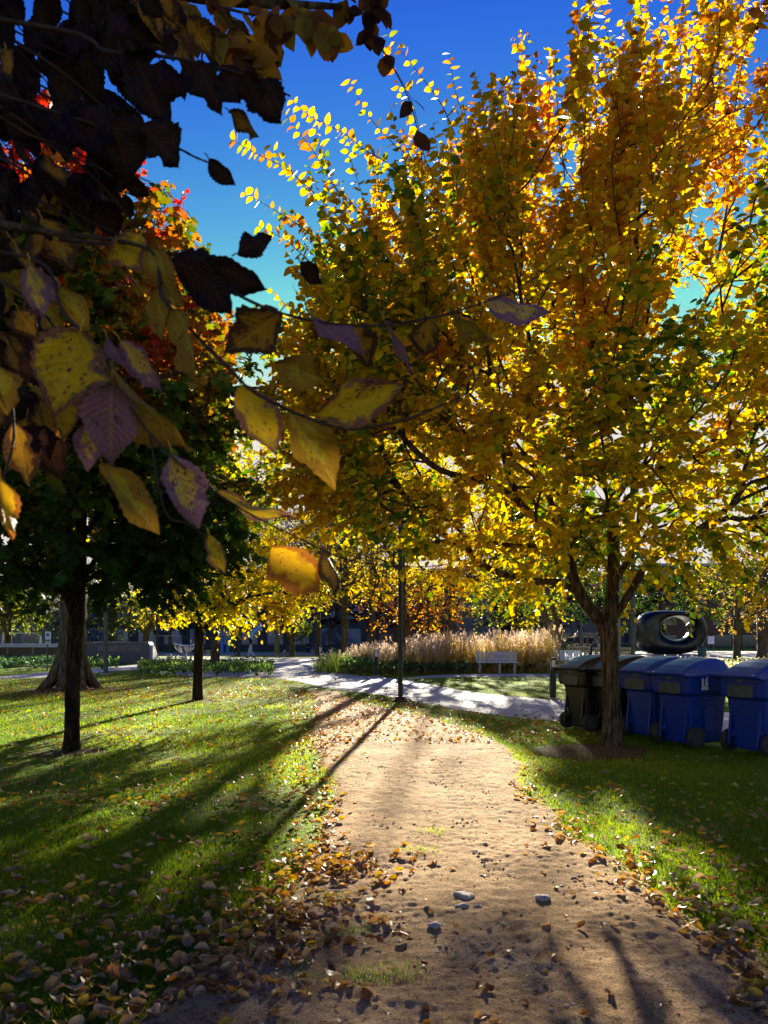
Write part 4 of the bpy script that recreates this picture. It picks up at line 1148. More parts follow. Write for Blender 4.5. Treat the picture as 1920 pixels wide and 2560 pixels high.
def branch(pts, depth, r0, r1, dz=None, name='branch'):
    n = len(pts)
    ds = np.interp(np.linspace(0, 1, n), np.linspace(0, 1, len(depth)), depth) if not np.isscalar(depth) else [depth] * n
    P = [at(px, py, q) for (px, py), q in zip(pts, ds)]
    if dz is not None: P = [Vector(v) for v in dz] + P
    m = MB()
    PP = smoothpts(P, 6)
    rr = np.linspace(r0, r1, len(PP)) * (1 + .12 * np.sin(np.arange(len(PP)) * 2.1))
    m.tube([p - otree_base for p in PP], rr, 8, cap=True, wob=.06)
    return m.build(name, twig_m, ov, smooth=True)

b1 = branch([(150, 250), (161, 294), (176, 314), (191, 330), (208, 348), (226, 365), (240, 380), (254, 392), (293, 412), (339, 428), (365, 428), (408, 419), (440, 406), (456, 399), (472, 388), (474, 376), (469, 362)], [1.0, .95, .95, 1.0], .0030, .0011, dz=[Vector((-.42, 1.0, 1.99))])
b2 = branch([(165, 252), (205, 275), (250, 301), (291, 316), (341, 325), (384, 325), (439, 316), (493, 299), (530, 281), (556, 262)], [1.05, 1.0, 1.0, 1.1], .0028, .0010, dz=[Vector((-.45, 1.03, 2.0))])
b3 = branch([(40, 262), (61, 308), (84, 334), (104, 356), (122, 392), (139, 420), (170, 455), (208, 487), (252, 515), (296, 537), (352, 561), (417, 567), (454, 563)], [1.0, .92, .9, 1.0, 1.1], .0026, .0008, dz=[Vector((-.72, 1.02, 2.02)), Vector((-.60, 1.0, 1.98))])
b4 = branch([(30, 300), (70, 350), (105, 372), (160, 378), (205, 363), (226, 366)], [1.0, 1.0, .96], .0022, .0012, dz=[Vector((-.62, 1.02, 1.99))])
b5 = branch([(60, 30), (106, 51), (150, 55), (185, 60), (241, 74), (290, 96)], [1.25, 1.2, 1.15], .0045, .0015, dz=[Vector((-.9, 1.15, 2.45))])
b6 = branch([(110, 130), (150, 146), (176, 148), (195, 157), (210, 163)], [1.2, 1.15], .003, .0013, dz=[Vector((-.72, 1.1, 2.3))])
b7 = branch([(-60, 330), (-20, 352), (5, 385), (14, 430), (6, 470), (-6, 490)], [1.0, .95], .003, .0012, dz=[Vector((-1.0, 1.1, 2.15))])
b8 = branch([(165, 511), (186, 523), (205, 535)], [.93, .95], .0016, .001, dz=[at(150, 435, .93)])
# (branch, class, base, tip, width, depth, label)
FG = [
 (b3, 'Y', (80, 333), (52, 412), 78, .92, 'largest yellow leaf, with purple rim and brown spots'),
 (b3, 'P', (112, 384), (110, 463), 62, .90, 'broad purple leaf with a straight orange midrib'),
 (b3, 'Y', (70, 402), (62, 440), 27, .98, 'small speckled yellow leaf half behind the broad purple leaf'),
 (b3, 'S', (91, 424), (88, 466), 30, .97, 'small rounded leaf blotched black and yellow'),
 (b3, 'G', (108, 362), (184, 455), 26, .93, 'long narrow green leaf seen on edge along the twig'),
 (b3, 'S', (172, 455), (196, 528), 47, .91, 'oval buff leaf with dark purple blotches'),
 (b3, 'G', (102, 463), (156, 537), 30, .97, 'long yellow-green leaf hanging below the purple one'),
 (b3, 'Y', (209, 535), (224, 574), 20, .95, 'small bright yellow crinkled leaf'),
 (b3, 'Y', (219, 492), (290, 530), 18, 1.0, 'narrow yellow leaf with dark edge patches'),
 (b3, 'O', (272, 548), (322, 592), 62, 1.0, 'glowing orange leaf lit from behind'),
 (b3, 'B', (322, 545), (345, 603), 16, 1.03, 'curled brown leaf beside the glowing orange one'),
 (b4, 'P', (107, 338), (129, 384), 17, .98, 'narrow purple leaf of the folded pair'),
 (b4, 'S', (121, 341), (168, 387), 29, .97, 'pale purple spotted leaf of the folded pair'),
 (b7, 'G', (-6, 362), (8, 414), 28, .95, 'green leaf at the edge of the picture'),
 (b7, 'B', (14, 422), (30, 487), 33, 1.0, 'limp dark brown leaf'),
 (b7, 'O', (0, 478), (2, 540), 20, .93, 'orange leaf at the edge of the picture'),
 (b7, 'B', (8, 345), (18, 372), 18, 1.05, 'small orange-brown leaf'),
 (b3, 'Y', (140, 235), (106, 263), 38, 1.02, 'dull yellow leaf with a row of dark pits'),
 (b1, 'G', (147, 248), (172, 305), 28, 1.0, 'dark green-yellow leaf folded along the branch'),
 (b1, 'G', (157, 287), (168, 340), 21, 1.03, 'narrow hanging green-yellow leaf'),
 (b1, 'G', (176, 310), (213, 377), 30, .97, 'yellow-green leaf folded along the branch'),
 (b2, 'D', (174, 257), (250, 312), 48, 1.04, 'large dark brown leaf with yellow patches'),
 (b2, 'D', (202, 258), (268, 290), 38, 1.06, None),
 (b2, 'B', (280, 312), (229, 353), 52, 1.02, 'brown leaf striped with yellow between the veins'),
 (b2, 'D', (238, 254), (275, 232), 27, 1.1, 'curled black-brown leaf against the sky'),
 (b3, 'S', (30, 264), (44, 320), 28, .97, 'purple-yellow leaf hanging from the first twig'),
 (b3, 'P', (43, 274), (62, 306), 19, .99, 'small purple leaf'),
 (b3, 'G', (60, 286), (92, 330), 27, .98, None),
 (b3, 'B', (18, 310), (38, 341), 32, 1.0, None),
 (b2, 'P', (313, 317), (361, 363), 22, 1.0, 'slender purple leaf hanging under the branch'),
 (b2, 'B', (352, 324), (369, 364), 34, 1.04, 'square-ended dark brown leaf'),
 (b2, 'P', (385, 322), (413, 369), 10, 1.03, 'thin greyish leaf seen on edge'),
 (b2, 'B', (430, 319), (424, 358), 44, 1.06, 'broad brown leaf with yellow veins under the branch'),
 (b2, 'G', (452, 314), (496, 341), 17, 1.07, 'narrow green and tan leaf'),
 (b2, 'S', (487, 300), (548, 324), 27, 1.08, 'outermost yellow leaf with a mauve edge, near the branch tip'),
 (b1, 'G', (322, 380), (274, 362), 46, 1.02, 'broad yellow-green leaf'),
 (b1, 'Y', (318, 415), (408, 389), 46, 1.04, 'yellow leaf with a dark brown pointed tip'),
 (b1, 'Y', (241, 386), (277, 456), 44, 1.0, 'yellow leaf with brown stripes between the veins'),
 (b1, 'G', (289, 413), (340, 486), 46, .99, 'yellow-green leaf with a hooked brown tip'),
 (b2, 'D', (300, 262), (322, 286), 20, 1.1, None),
 (b5, 'D', (255, 79), (279, 122), 46, 1.15, 'broad dark leaf at the end of the upper branch'),
 (b5, 'D', (199, 62), (221, 114), 38, 1.17, None), (b5, 'D', (222, 66), (244, 119), 34, 1.18, None), (b5, 'D', (245, 72), (262, 112), 34, 1.14, None),
 (b5, 'D', (160, 62), (184, 112), 20, 1.2, None), (b5, 'D', (135, 56), (170, 138), 44, 1.2, None), (b5, 'D', (110, 12), (130, 46), 30, 1.22, None), (b5, 'D', (124, 53), (160, 48), 14, 1.2, None),
 (b6, 'D', (140, 124), (184, 169), 46, 1.15, 'ragged dark leaf hanging against the sky'), (b6, 'D', (112, 116), (130, 178), 50, 1.18, None), (b6, 'D', (84, 106), (100, 174), 50, 1.2, None),
 (b6, 'D', (209, 159), (237, 188), 21, 1.12, 'single dark leaf at the tip of a bare twig'),
 (b5, 'B', (230, 113), (262, 138), 17, 1.2, 'small curled brown leaf'), (b6, 'B', (46, 157), (60, 200), 24, 1.2, None), (b6, 'B', (57, 128), (67, 153), 17, 1.25, None), (b5, 'B', (6, 50), (15, 86), 22, 1.2, None),
 (b6, 'D', (60, 100), (75, 165), 48, 1.2, None), (b5, 'D', (165, 60), (150, 118), 40, 1.25, None), (b5, 'D', (185, 62), (205, 100), 34, 1.22, None),
]
for i, f in enumerate(FG):
    r = np.random.default_rng(i + 900)
    put_leaf(f[0], f[1], f[2], f[3], f[4], f[5], tip_dd=r.uniform(-.03, .03), bite=.6 if f[1] in 'DB' else .38, label=f[6] if len(f) > 6 else None)
# dense shaded foliage of the same tree, up in the corner (each class one part)
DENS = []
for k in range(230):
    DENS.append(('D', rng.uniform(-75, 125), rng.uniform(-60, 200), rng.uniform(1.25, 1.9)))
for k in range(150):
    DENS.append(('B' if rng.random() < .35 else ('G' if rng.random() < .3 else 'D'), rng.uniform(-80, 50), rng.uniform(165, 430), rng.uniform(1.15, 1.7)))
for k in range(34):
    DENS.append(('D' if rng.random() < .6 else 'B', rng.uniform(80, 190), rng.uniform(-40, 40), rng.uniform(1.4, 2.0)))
tg = {}
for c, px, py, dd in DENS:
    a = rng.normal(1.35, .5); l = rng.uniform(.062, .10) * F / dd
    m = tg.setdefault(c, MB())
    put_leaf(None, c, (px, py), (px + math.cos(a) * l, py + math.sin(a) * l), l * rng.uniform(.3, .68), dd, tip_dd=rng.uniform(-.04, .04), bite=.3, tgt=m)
# fine twigs of the corner foliage
for k in range(26):
    px, py, dd = rng.uniform(-60, 100), rng.uniform(-50, 260), rng.uniform(1.2, 1.7)
    P = smoothpts([at(px - 60, py - 50, dd + .1), at(px - 20, py - 25, dd), at(px + 20, py + rng.uniform(-20, 30), dd), at(px + 60, py + rng.uniform(10, 70), dd - .05)], 4)
    tv, tf = tube([p - otree_base for p in P], np.linspace(.003, .001, len(P)), 6)
    tg['D'].add(tv, tf, uv=np.tile(np.array([[0, .3, k]]), (len(tv), 1)))
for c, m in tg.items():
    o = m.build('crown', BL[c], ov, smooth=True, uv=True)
    o['label'] = {'D': 'dense leaves of the crown overhead, shade put into their dark colour', 'B': 'brown leaves among the dark crown', 'G': 'green leaves among the dark crown'}[c]
# smaller leaves on farther shoots of the same tree against the sky
sb = MB()
def shoot(pts, dep, n, size, cols, r0=.004):
    P = smoothpts([at(px, py, dep) for px, py in pts], 5)
    MB().tube([p - otree_base for p in P], np.linspace(r0, .0012, len(P)), 6).build('shoot', twig_m, ov, smooth=True)
    PA = np.array([tuple(p) for p in P])
    t = np.sort(rng.uniform(.12, 1, n)) * (len(P) - 1)
    i = np.minimum(t.astype(int), len(P) - 2); f = (t - i)[:, None]
    pos = PA[i] * (1 - f) + PA[i + 1] * f
    dirv = PA[i + 1] - PA[i]; dirv /= np.linalg.norm(dirv, axis=1)[:, None]
    sgn = np.where(np.arange(n) % 2 == 0, 1, -1)[:, None]
    sdv = np.cross(dirv, np.array([0, 1.0, 0])); sdv /= np.linalg.norm(sdv, axis=1)[:, None] + 1e-9
    ax = sdv * sgn * .6 + dirv * .4 + np.array([0, 0, -.7]) + rng.normal(0, .25, (n, 3))
    nn = np.array([0, -1.0, .3]) + rng.normal(0, .5, (n, 3))
    s = size * rng.uniform(.7, 1.25, n)
    C = np.array(cols)[rng.integers(len(cols), size=n)] * rng.uniform(.7, 1.2, (n, 1))
    leaves(sb, pos - OB, ax, nn, s, s * .95, C)
BRN = [(.16, .06, .015), (.30, .12, .015), (.09, .035, .012), (.42, .20, .015), (.28, .19, .02)]
DKB = [(.05, .02, .01), (.10, .04, .012), (.16, .07, .015)]
for pts, n in [([(150, -30), (175, 0), (205, 25), (240, 52), (262, 70)], 26), ([(120, -40), (150, -5), (170, 20), (188, 45)], 22), ([(190, -40), (215, -5), (235, 25), (250, 50)], 20), ([(95, -30), (140, 10), (180, 30), (215, 40)], 26), ([(225, -50), (245, -10), (262, 15), (272, 40)], 14), ([(225, 8), (255, 15), (290, 17), (310, 22), (335, 40)], 18), ([(265, -20), (290, 5), (312, 26), (328, 38)], 14)]:
    shoot(pts, rng.uniform(2.0, 2.7), n, .075, BRN)
for pts, n, c in [([(360, -30), (368, 20), (372, 34), (384, 52), (400, 80), (412, 108), (419, 140), (424, 175)], 9, DKB), ([(355, -40), (368, -5), (372, 18), (366, 34)], 12, DKB), ([(335, -30), (345, 0), (352, 15)], 8, DKB), ([(385, -40), (378, -10), (380, 12)], 10, DKB)]:
    shoot(pts, 2.6, n, .075, c)
sb.build('foliage', leaf_m, ov, col=True)
# ------------------------------------------------------------------ wheeled bins
plas_blk = flat('plastic_black', (.008, .008, .0065), rough=.42, spec=.35, bump=.05)
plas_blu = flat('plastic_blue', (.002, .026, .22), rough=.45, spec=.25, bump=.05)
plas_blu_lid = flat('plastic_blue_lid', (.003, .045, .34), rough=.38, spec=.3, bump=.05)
rubber = flat('rubber', (.025, .025, .027), rough=.75)
scuff = surf('scuffed_panel', [(.4, (.035, .038, .045)), (.6, (.07, .075, .085))], scale=9, rough=.5, bump=.2)
white_p = surf('white_print', [(.35, (.35, .38, .42)), (.65, (.75, .77, .8))], scale=60, rough=.6, bump=0)
def frustum_loops(mb, loops, m=0, capb=True, capt=True):
    """loops: list of (half width, y front, y back, z, corner radius)"""
    rings = []
    for hw, y0, y1, z, c in loops:
        ring = []
        for cx_, cy_, a0 in [(hw - c, y1 - c, 0), (-hw + c, y1 - c, 90), (-hw + c, y0 + c, 180), (hw - c, y0 + c, 270)]:
            for q in (0, 30, 60, 90):
                a = R(a0 + q); ring.append((cx_ + c * math.cos(a), cy_ + c * math.sin(a), z))
        rings.append(ring)
    k = 16; V = sum(rings, []); Fs = []
    for i in range(len(rings) - 1):
        for j in range(k): Fs.append((i * k + j, i * k + (j + 1) % k, (i + 1) * k + (j + 1) % k, (i + 1) * k + j))
    if capb: Fs.append(tuple(range(k - 1, -1, -1)))
    if capt: Fs.append(tuple(range((len(rings) - 1) * k, len(rings) * k)))
    mb.add(V, Fs, m)
def make_bin(label, mbody, mlid, loc, rz):
    t = thing('wheeled_bin', label, 'bin', loc, rz, 'wheeled bins lined up beside the path')
    b = MB()
    frustum_loops(b, [(.225, -.33, .25, .05, .05), (.235, -.335, .262, .08, .06), (.275, -.375, .32, .66, .06), (.285, -.38, .335, .685, .06), (.318, -.415, .385, .70, .06), (.326, -.42, .395, .73, .06), (.338, -.435, .412, .93, .06), (.345, -.44, .42, .935, .06)])
    for s in (-1, 1):   # vertical ribs and wheel arches
        b.box((s * .205, .315, .38), (.03, .03, .55), rx=R(6))
        b.box((s * .262, -.02, .42), (.02, .16, .40), ry=R(-3.8 * s))
        b.tube([(s * .19, .20, .29), (s * .19, .27, .275), (s * .19, .31, .20)], .03, 6)
    b.box((0, .398, .80), (.40, .018, .16))
    b.tube([(-.2, -.37, .55), (.2, -.37, .55)], .016, 8)
    b.build('bin_body', mbody, t, fixn=True)
    p = MB(); p.box((0, .403, .775), (.36, .012, .15), bev=.005)
    p.prism([(-.07, .93), (.07, .93), (0, .86)], .398, .412)
    p.build('scuffed_panel', scuff, t, fixn=True)
    l = MB()
    prof = [(.47, .945, 0), (.45, .965, .1), (.40, 1.0, .5), (.28, 1.065, .85), (.12, 1.12, 1), (-.06, 1.155, 1), (-.22, 1.16, 1), (-.36, 1.125, .9), (-.44, 1.05, .6), (-.475, .97, .2), (-.48, .945, 0)]
    V = []
    us = [-1, -.985, -.88, -.70, -.60, -.3, 0, .3, .60, .70, .88, .985, 1]
    hs_ = [0, .10, .20, .60, .96, 1.0, 1.02, 1.0, .96, .60, .20, .10, 0]
    for y, z, f in prof:
        for u_, h_ in zip(us, hs_):
            V.append((u_ * (.365 - (.02 if f == 0 else 0)), y, .94 + (z - .94) * h_ + (.0 if f == 0 else .004)))
    n = len(us)
    Fs = [(i * n + j, i * n + j + 1, (i + 1) * n + j + 1, (i + 1) * n + j) for i in range(len(prof) - 1) for j in range(n - 1)]
    l.add(V, Fs)
    l.box((0, -.01, .938), (.728, .95, .022), bev=.01)
    for s in (-1, 1): l.box((s * .27, .475, .955), (.07, .06, .05), bev=.012)
    l.build('lid', mlid, t, smooth=False, fixn=True)
    h = MB(); h.tube([(-.31, .415, .92), (-.31, .50, .955), (-.28, .515, .96), (.28, .515, .96), (.31, .50, .955), (.31, .415, .92)], .017, 8); h.build('handle', mbody, t, smooth=True)
    a = MB(); a.tube([(-.29, .235, .135), (.29, .235, .135)], .014, 8); a.build('axle', rubber, t, smooth=True)
    for s in (-1, 1):
        wv = MB(); prof2 = [(.0, -.03), (.10, -.034), (.125, -.038), (.138, -.028), (.14, 0), (.138, .028), (.125, .038), (.10, .034), (0, .03)]
        V0 = MB().lathe(prof2, k=24)
        Vv = np.concatenate(V0.V)[:, [2, 0, 1]] + np.array([s * .285, .235, .14])
        wv.add(Vv, V0.FA[0][0]); wo_ = wv.build('wheel', rubber, t, smooth=True, fixn=True)
        hb = MB()
        hv = np.concatenate(MB().lathe([(0, 0), (.03, .004), (.085, .0), (.09, -.012), (0, -.012)], k=16).V)[:, [2, 0, 1]] * np.array([s, 1, 1]) + np.array([s * (.285 + .038), .235, .14])
        hb.add(hv, MB().lathe([(0, 0), (.03, .004), (.085, .0), (.09, -.012), (0, -.012)], k=16).FA[0][0])
        for q in range(5): hb.box((s * .326, .235 + .05 * math.cos(q * 1.257), .14 + .05 * math.sin(q * 1.257)), (.006, .018, .07), rx=q * 1.257 + 1.57)
        hb.build('hub', scuff, wo_, fixn=True)
    return t
BRZ = R(115)
nb = Vector((-math.sin(BRZ), math.cos(BRZ), 0))
bins = []
for (px, py), mb_, ml_, lab in [((579, 730.6), plas_blk, plas_blk, 'black wheeled bin at the far end of the row, beside the concrete path'), ((610, 734), plas_blk, plas_blk, 'second black wheeled bin, partly behind the forked tree trunk'),
    ((643, 739), plas_blu, plas_blu_lid, 'blue wheeled bin with a sky-lit lid just past the forked trunk'), ((678, 746.5), plas_blu, plas_blu_lid, 'blue wheeled bin with the white tower emblem on its side'), ((749, 754.5), plas_blu, plas_blu_lid, 'nearest blue wheeled bin, cut off by the edge of the picture')]:
    g = gp(px, py) - nb * .235
    bins.append(make_bin(lab, mb_, ml_, (g.x, g.y, .012), BRZ + rng.normal(0, .03)))
# white emblem on the fourth bin: two curved towers over a slab, with a line of letters below
def text_obj(body, size, loc, rot, mat, parent, name='lettering', depth=.002):
    c = bpy.data.curves.new(name, 'FONT'); c.body = body; c.size = size; c.extrude = depth; c.align_x = 'CENTER'
    o = bpy.data.objects.new(name, c); COL.objects.link(o)
    bpy.context.view_layer.update()
    me = bpy.data.meshes.new_from_object(o.evaluated_get(bpy.context.evaluated_depsgraph_get()))
    COL.objects.unlink(o); bpy.data.objects.remove(o)
    o = bpy.data.objects.new(name, me); COL.objects.link(o); me.materials.clear(); me.materials.append(mat)
    o.location = loc; o.rotation_euler = rot
    if parent: o.parent = parent
    return o
e = MB()
X0 = -.340
for outl in ([(.055, .80), (.055, .885), (.045, .915), (.035, .905), (.022, .89), (.022, .80)], [(-.005, .80), (-.005, .89), (-.03, .915), (-.035, .945), (-.05, .93), (-.055, .80)], [(.062, .755), (.062, .785), (.02, .80), (-.02, .80), (-.065, .785), (-.065, .755)]):
    e.prism([(a + .13, b) for a, b in outl], X0, X0 + .006, axis='x')
# visible side faces local -x (towards the camera's right)
e.build('emblem', white_p, bins[3], fixn=True)
text_obj('RECYCLING', .034, (-.305, .13, .718), (R(90), 0, R(-90)), white_p, bins[3])

# ------------------------------------------------------------------ posts and lights
dark_metal = flat('dark_metal', (.022, .021, .021), rough=.55, spec=.4, bump=.1)
grey_metal = flat('grey_metal', (.16, .165, .165), rough=.5, spec=.4, bump=.1)
mid_metal = flat('slate_metal', (.075, .085, .09), rough=.5, spec=.4, bump=.1)
glass_w = flat('frosted_glass', (.75, .75, .72), rough=.3, var=.04)
concb = surf('concrete_footing', [(.3, (.28, .26, .24)), (.7, (.45, .43, .4))], scale=12, rough=.9, bump=.3)
def lamp_post(label, p, r, h, mat, plate=False, group=None):
    t = thing('lamp_post', label, 'lamp post', p, group=group)
    m = MB(); m.tube([(0, 0, 0), (0, 0, h * .5), (0, 0, h)], [r, r * .92, r * .78], 8); m.build('pole', mat, t)
    f = MB()
    if plate:
        f.box((0, 0, .012), (.34, .34, .03), bev=.008); f.box((0, 0, .07), (.24, .24, .09), taper=.8, bev=.01)
        for a in (-1, 1):
            for b in (-1, 1): f.tube([(a * .135, b * .135, .02), (a * .135, b * .135, .06)], .016, 6)
        f.build('base_plate', mat, t)
    else:
        f.lathe([(0, .05), (r * 2.0, .05), (r * 2.1, .0), (r * 2.1, -.05)], k=16); f.build('footing', concb, t)
    hd = MB(); hd.lathe([(0, h + .28), (.2, h + .24), (.24, h + .18), (.2, h + .14), (.08, h + .1), (r * .8, h)], k=16); hd.build('lamp_head', mat, t, smooth=True)
    return t
lamp_post('black lamp post on a bolted plate at the head of the dirt path', gp(400.4, 701.5), .056, 4.6, dark_metal, plate=True)
lamp_post('grey lamp post on a round footing beside the huge old trunk', gp(105.6, 674.5), .088, 6.5, mid_metal)
lamp_post('slate lamp post at the end of the granite sign wall', gp(157, 657.6), .10, 6.5, dark_metal)
lamp_post('nearest of the grey lamp posts behind the black bins', onland(633, 25), .078, 6.0, mid_metal, group='lamp posts by the sculpture plaza')
lamp_post('lamp post just behind the forked trunk, paler and farther than its neighbour', onland(619, 36), .078, 6.0, grey_metal, group='lamp posts by the sculpture plaza')
lamp_post('lamp post standing among the group of people', onland(581, 52), .085, 6.0, mid_metal, group='lamp posts by the sculpture plaza')
def bollard(label, p, rz, h=1.0):
    t = thing('bollard_light', label, 'bollard light', p, rz, 'bollard lights along the path')
    m = MB(); m.box((0, 0, h * .36), (.125, .125, h * .72), bev=.008); m.box((0, 0, h * .84), (.075, .075, h * .26)); 
    for a in (-1, 1):
        for b in (-1, 1): m.box((a * .055, b * .055, h * .84), (.016, .016, h * .25))
    m.build('post', dark_metal, t)
    c = MB(); c.box((0, 0, h * .985), (.135, .135, .03), bev=.006); c.build('cap', dark_metal, t)
    f = MB(); f.box((0, 0, .01), (.22, .22, .05), bev=.01); f.build('footing', concb, t)
    for dx, dy in [(0, -1), (1, 0), (-1, 0), (0, 1)]:
        g = MB(); g.box((dx * .044, dy * .044, h * .84), (.085 if dy else .01, .085 if dx else .01, h * .22)); g.build('light_panel', glass_w, t)
    return t
bollard('bollard light with two bright glass panels at the tip of the planting bed', gp(320.6, 666.5), R(40))
bollard('bollard light in front of the green ground cover, left of the black lamp post', gp(376, 676.3), R(15))
bollard('nearest bollard light on the small lawn in front of the second bench', gp(552.8, 699), R(5), .96)

# ------------------------------------------------------------------ benches
wood_pale = surf('weathered_wood', [(.3, (.46, .45, .44)), (.7, (.66, .65, .63))], scale=5, rough=.8, bump=.3, stretch=(6, 6, 1))
wood_tan = surf('tan_wood', [(.3, (.16, .12, .08)), (.7, (.30, .24, .17))], scale=5, rough=.8, bump=.3, stretch=(6, 6, 1))
def bench(label, p, rz, w, wood):
    """local -y is the sitter's front"""
    t = thing('park_bench', label, 'bench', p, rz, 'slatted benches around the planting bed')
    b = MB(); n = int(w / .085)
    for i in range(n):
        x = -w / 2 + (i + .5) * w / n
        b.box((x, .27 + .035, .66), (w / n * .60, .028, .42), rx=R(-9))
    b.box((0, .33, .56), (w, .03, .05), rx=R(-9)); b.box((0, .355, .78), (w, .03, .05), rx=R(-9))
    b.build('backrest', wood, t)
    s = MB()
    for i in range(6): s.box((0, -.22 + i * .085, .44), (w, .07, .035), bev=.006)
    s.build('seat', wood, t)
    for x in (-w * .42, w * .06, w * .42):
        l = MB(); l.box((x, -.16, .21), (.07, .07, .42)); l.box((x, .22, .21), (.07, .07, .42)); l.box((x, .02, .40), (.06, .46, .045)); l.box((x + .001, .325, .6), (.05, .05, .44), rx=R(-9)); l.build('leg', concb, t)
    return t
bench('bench in front of the golden ornamental grasses, its back slats catching the light', gp(497, 673.2), R(-3), 1.66, wood_pale)
bench('bench just above the far black bin, back slats painted pale as if sky-lit', onland(563, 33), R(4), 1.8, surf('skylit_wood', [(.3, (.66, .67, .68)), (.7, (.82, .83, .84))], scale=5, rough=.75, bump=.2))  # paler copy of the bench wood, sky light put into its colour
bench('tan bench partly hidden behind the pale sky-lit slatted one', onland(545, 39), R(35), 1.5, wood_tan)
bench('small far bench directly in front of the group of people', onland(577, 47), R(182), 1.5, wood_tan)
bench('long tan bench behind the forked trunk, towards the lamp posts', onland(611, 41), R(180), 2.2, wood_tan)

# ------------------------------------------------------------------ bronze ring sculpture (plain stand-in)
bronze = surf('bronze', [(.3, (.018, .019, .017)), (.55, (.04, .038, .032)), (.75, (.06, .085, .075))], scale=1.6, rough=.30, metal=.75, spec=.5, bump=.12, bscale=8)
g = onland(671, 60)
t = thing('ring_sculpture', 'large dark bronze ring-shaped sculpture on the plaza behind the blue bins', 'sculpture', (g.x, g.y, .05))
m = MB(); nu_, nv_ = 72, 28; V = []
for i in range(nu_):
    a = 2 * math.pi * i / nu_
    ca, sa = math.cos(a), math.sin(a)
    ex = 4.2 if ca < 0 else 2.5
    ro = 1 / ((abs(ca) / 2.68) ** ex + (abs(sa) / 1.76) ** ex) ** (1 / ex)
    ri = 1 / math.sqrt((ca / 1.25) ** 2 + (sa / .92) ** 2)
    ox, oz = ro * ca, 1.76 + ro * sa; ix, iz = .30 + ri * ca, 2.10 + ri * sa
    for j in range(nv_):
        b_ = 2 * math.pi * j / nv_
        cb, sb_ = math.cos(b_), math.sin(b_)
        cb = math.copysign(abs(cb) ** .8, cb); sb_ = math.copysign(abs(sb_) ** .8, sb_)
        f = .5 + .5 * cb
        V.append((ix + (ox - ix) * f, 1.15 * sb_ * (1 + .12 * math.sin(a * 2)), iz + (oz - iz) * f))
Fs = [(i * nv_ + j, ((i + 1) % nu_) * nv_ + j, ((i + 1) % nu_) * nv_ + (j + 1) % nv_, i * nv_ + (j + 1) % nv_) for i in range(nu_) for j in range(nv_)]
V = np.array(V); V[:, 2] = np.maximum(V[:, 2], 0)
m.add(V, Fs); m.build('bronze_ring', bronze, t, smooth=True, fixn=True)
m = MB(); m.box((0, 0, -.03), (5.0, 2.6, .09), bev=.03); m.build('plinth', concb, t)

# ------------------------------------------------------------------ granite sign wall, slatted fence, sign post
granite = surf('granite', [(.3, (.06, .068, .078)), (.7, (.115, .125, .14))], scale=30, rough=.7, bump=.15)
plaque_m = flat('plaque', (.17, .145, .13), rough=.6); letter_m = flat('letters', (.03, .025, .022), rough=.7)
gl, gr_ = gp(84, 663.2), gp(149.5, 663.2)
w_ = gr_.x - gl.x
t = thing('sign_wall', 'low dark granite wall with an engraved plaque beside the plaza', 'wall', ((gl.x + gr_.x) / 2, gl.y, 0), R(2))
m = MB(); m.prism([(-w_ / 2, -.05), (w_ / 2, -.05), (w_ / 2, 1.02), (w_ / 2 - .09, 1.17), (-w_ / 2, 1.17)], 0, .85); m.build('granite_block', granite, t, fixn=True)
m = MB(); m.prism([(.02, -.04), (.95, -.04), (.95, .5), (.4, .95), (.02, .95)], w_ / 2 + .003, w_ / 2 + .16, axis='x'); m.build('end_slab', surf('pale_granite', [(.3, (.2, .2, .21)), (.7, (.34, .34, .36))], scale=20, rough=.7), t, fixn=True)
pw_ = 2.35; pc = (gp(121, 663).x - (gl.x + gr_.x) / 2)
m = MB(); m.box((pc, -.008, .82), (pw_, .02, .30)); m.build('plaque', plaque_m, t)
text_obj('NATHAN GEORGE WATSON', .093, (pc + .55, -.0195, .85), (R(90), 0, 0), letter_m, t)
text_obj('ANNA LABORATORIES', .093, (pc + .42, -.0195, .735), (R(90), 0, 0), letter_m, t)
text_obj('A GIFT TO THE PARK', .06, (pc - .62, -.0195, .87), (R(90), 0, 0), letter_m, t)
text_obj('FROM ITS FRIENDS', .06, (pc - .66, -.0195, .78), (R(90), 0, 0), letter_m, t)
# fence
cap_m = surf('fence_cap', [(.3, (.36, .38, .39)), (.7, (.5, .52, .53))], scale=5, rough=.6)
f0, f1 = onland(-70, 40.5), onland(62, 39.5)
L_ = (f1 - f0).length
t = thing('slatted_fence', 'low brown slatted fence with a pale flat cap, left of the huge old trunk', 'fence', ((f0 + f1) / 2), math.atan2(f1.y - f0.y, f1.x - f0.x))
m = MB(); m.box((0, 0, 1.0), (L_, .34, .2), bev=.01); m.build('cap', cap_m, t)
m = MB(); n = int(L_ / .12)
for i in range(n): m.box((-L_ / 2 + (i + .5) * L_ / n, .02 * (i % 2), .68), (L_ / n * .8, .03, .42))
m.build('slat_panel', surf('fence_wood', [(.3, (.06, .045, .03)), (.7, (.14, .105, .075))], scale=4, rough=.85, stretch=(4, 4, 1)), t)
m = MB(); m.box((0, 0, .41), (L_, .10, .05)); m.build('rail', cap_m, t)
for i in range(6):
    m = MB(); m.box((-L_ / 2 + .2 + i * (L_ - .4) / 5, .03, .45), (.10, .12, .9)); m.build('fence_post', wood_tan, t)
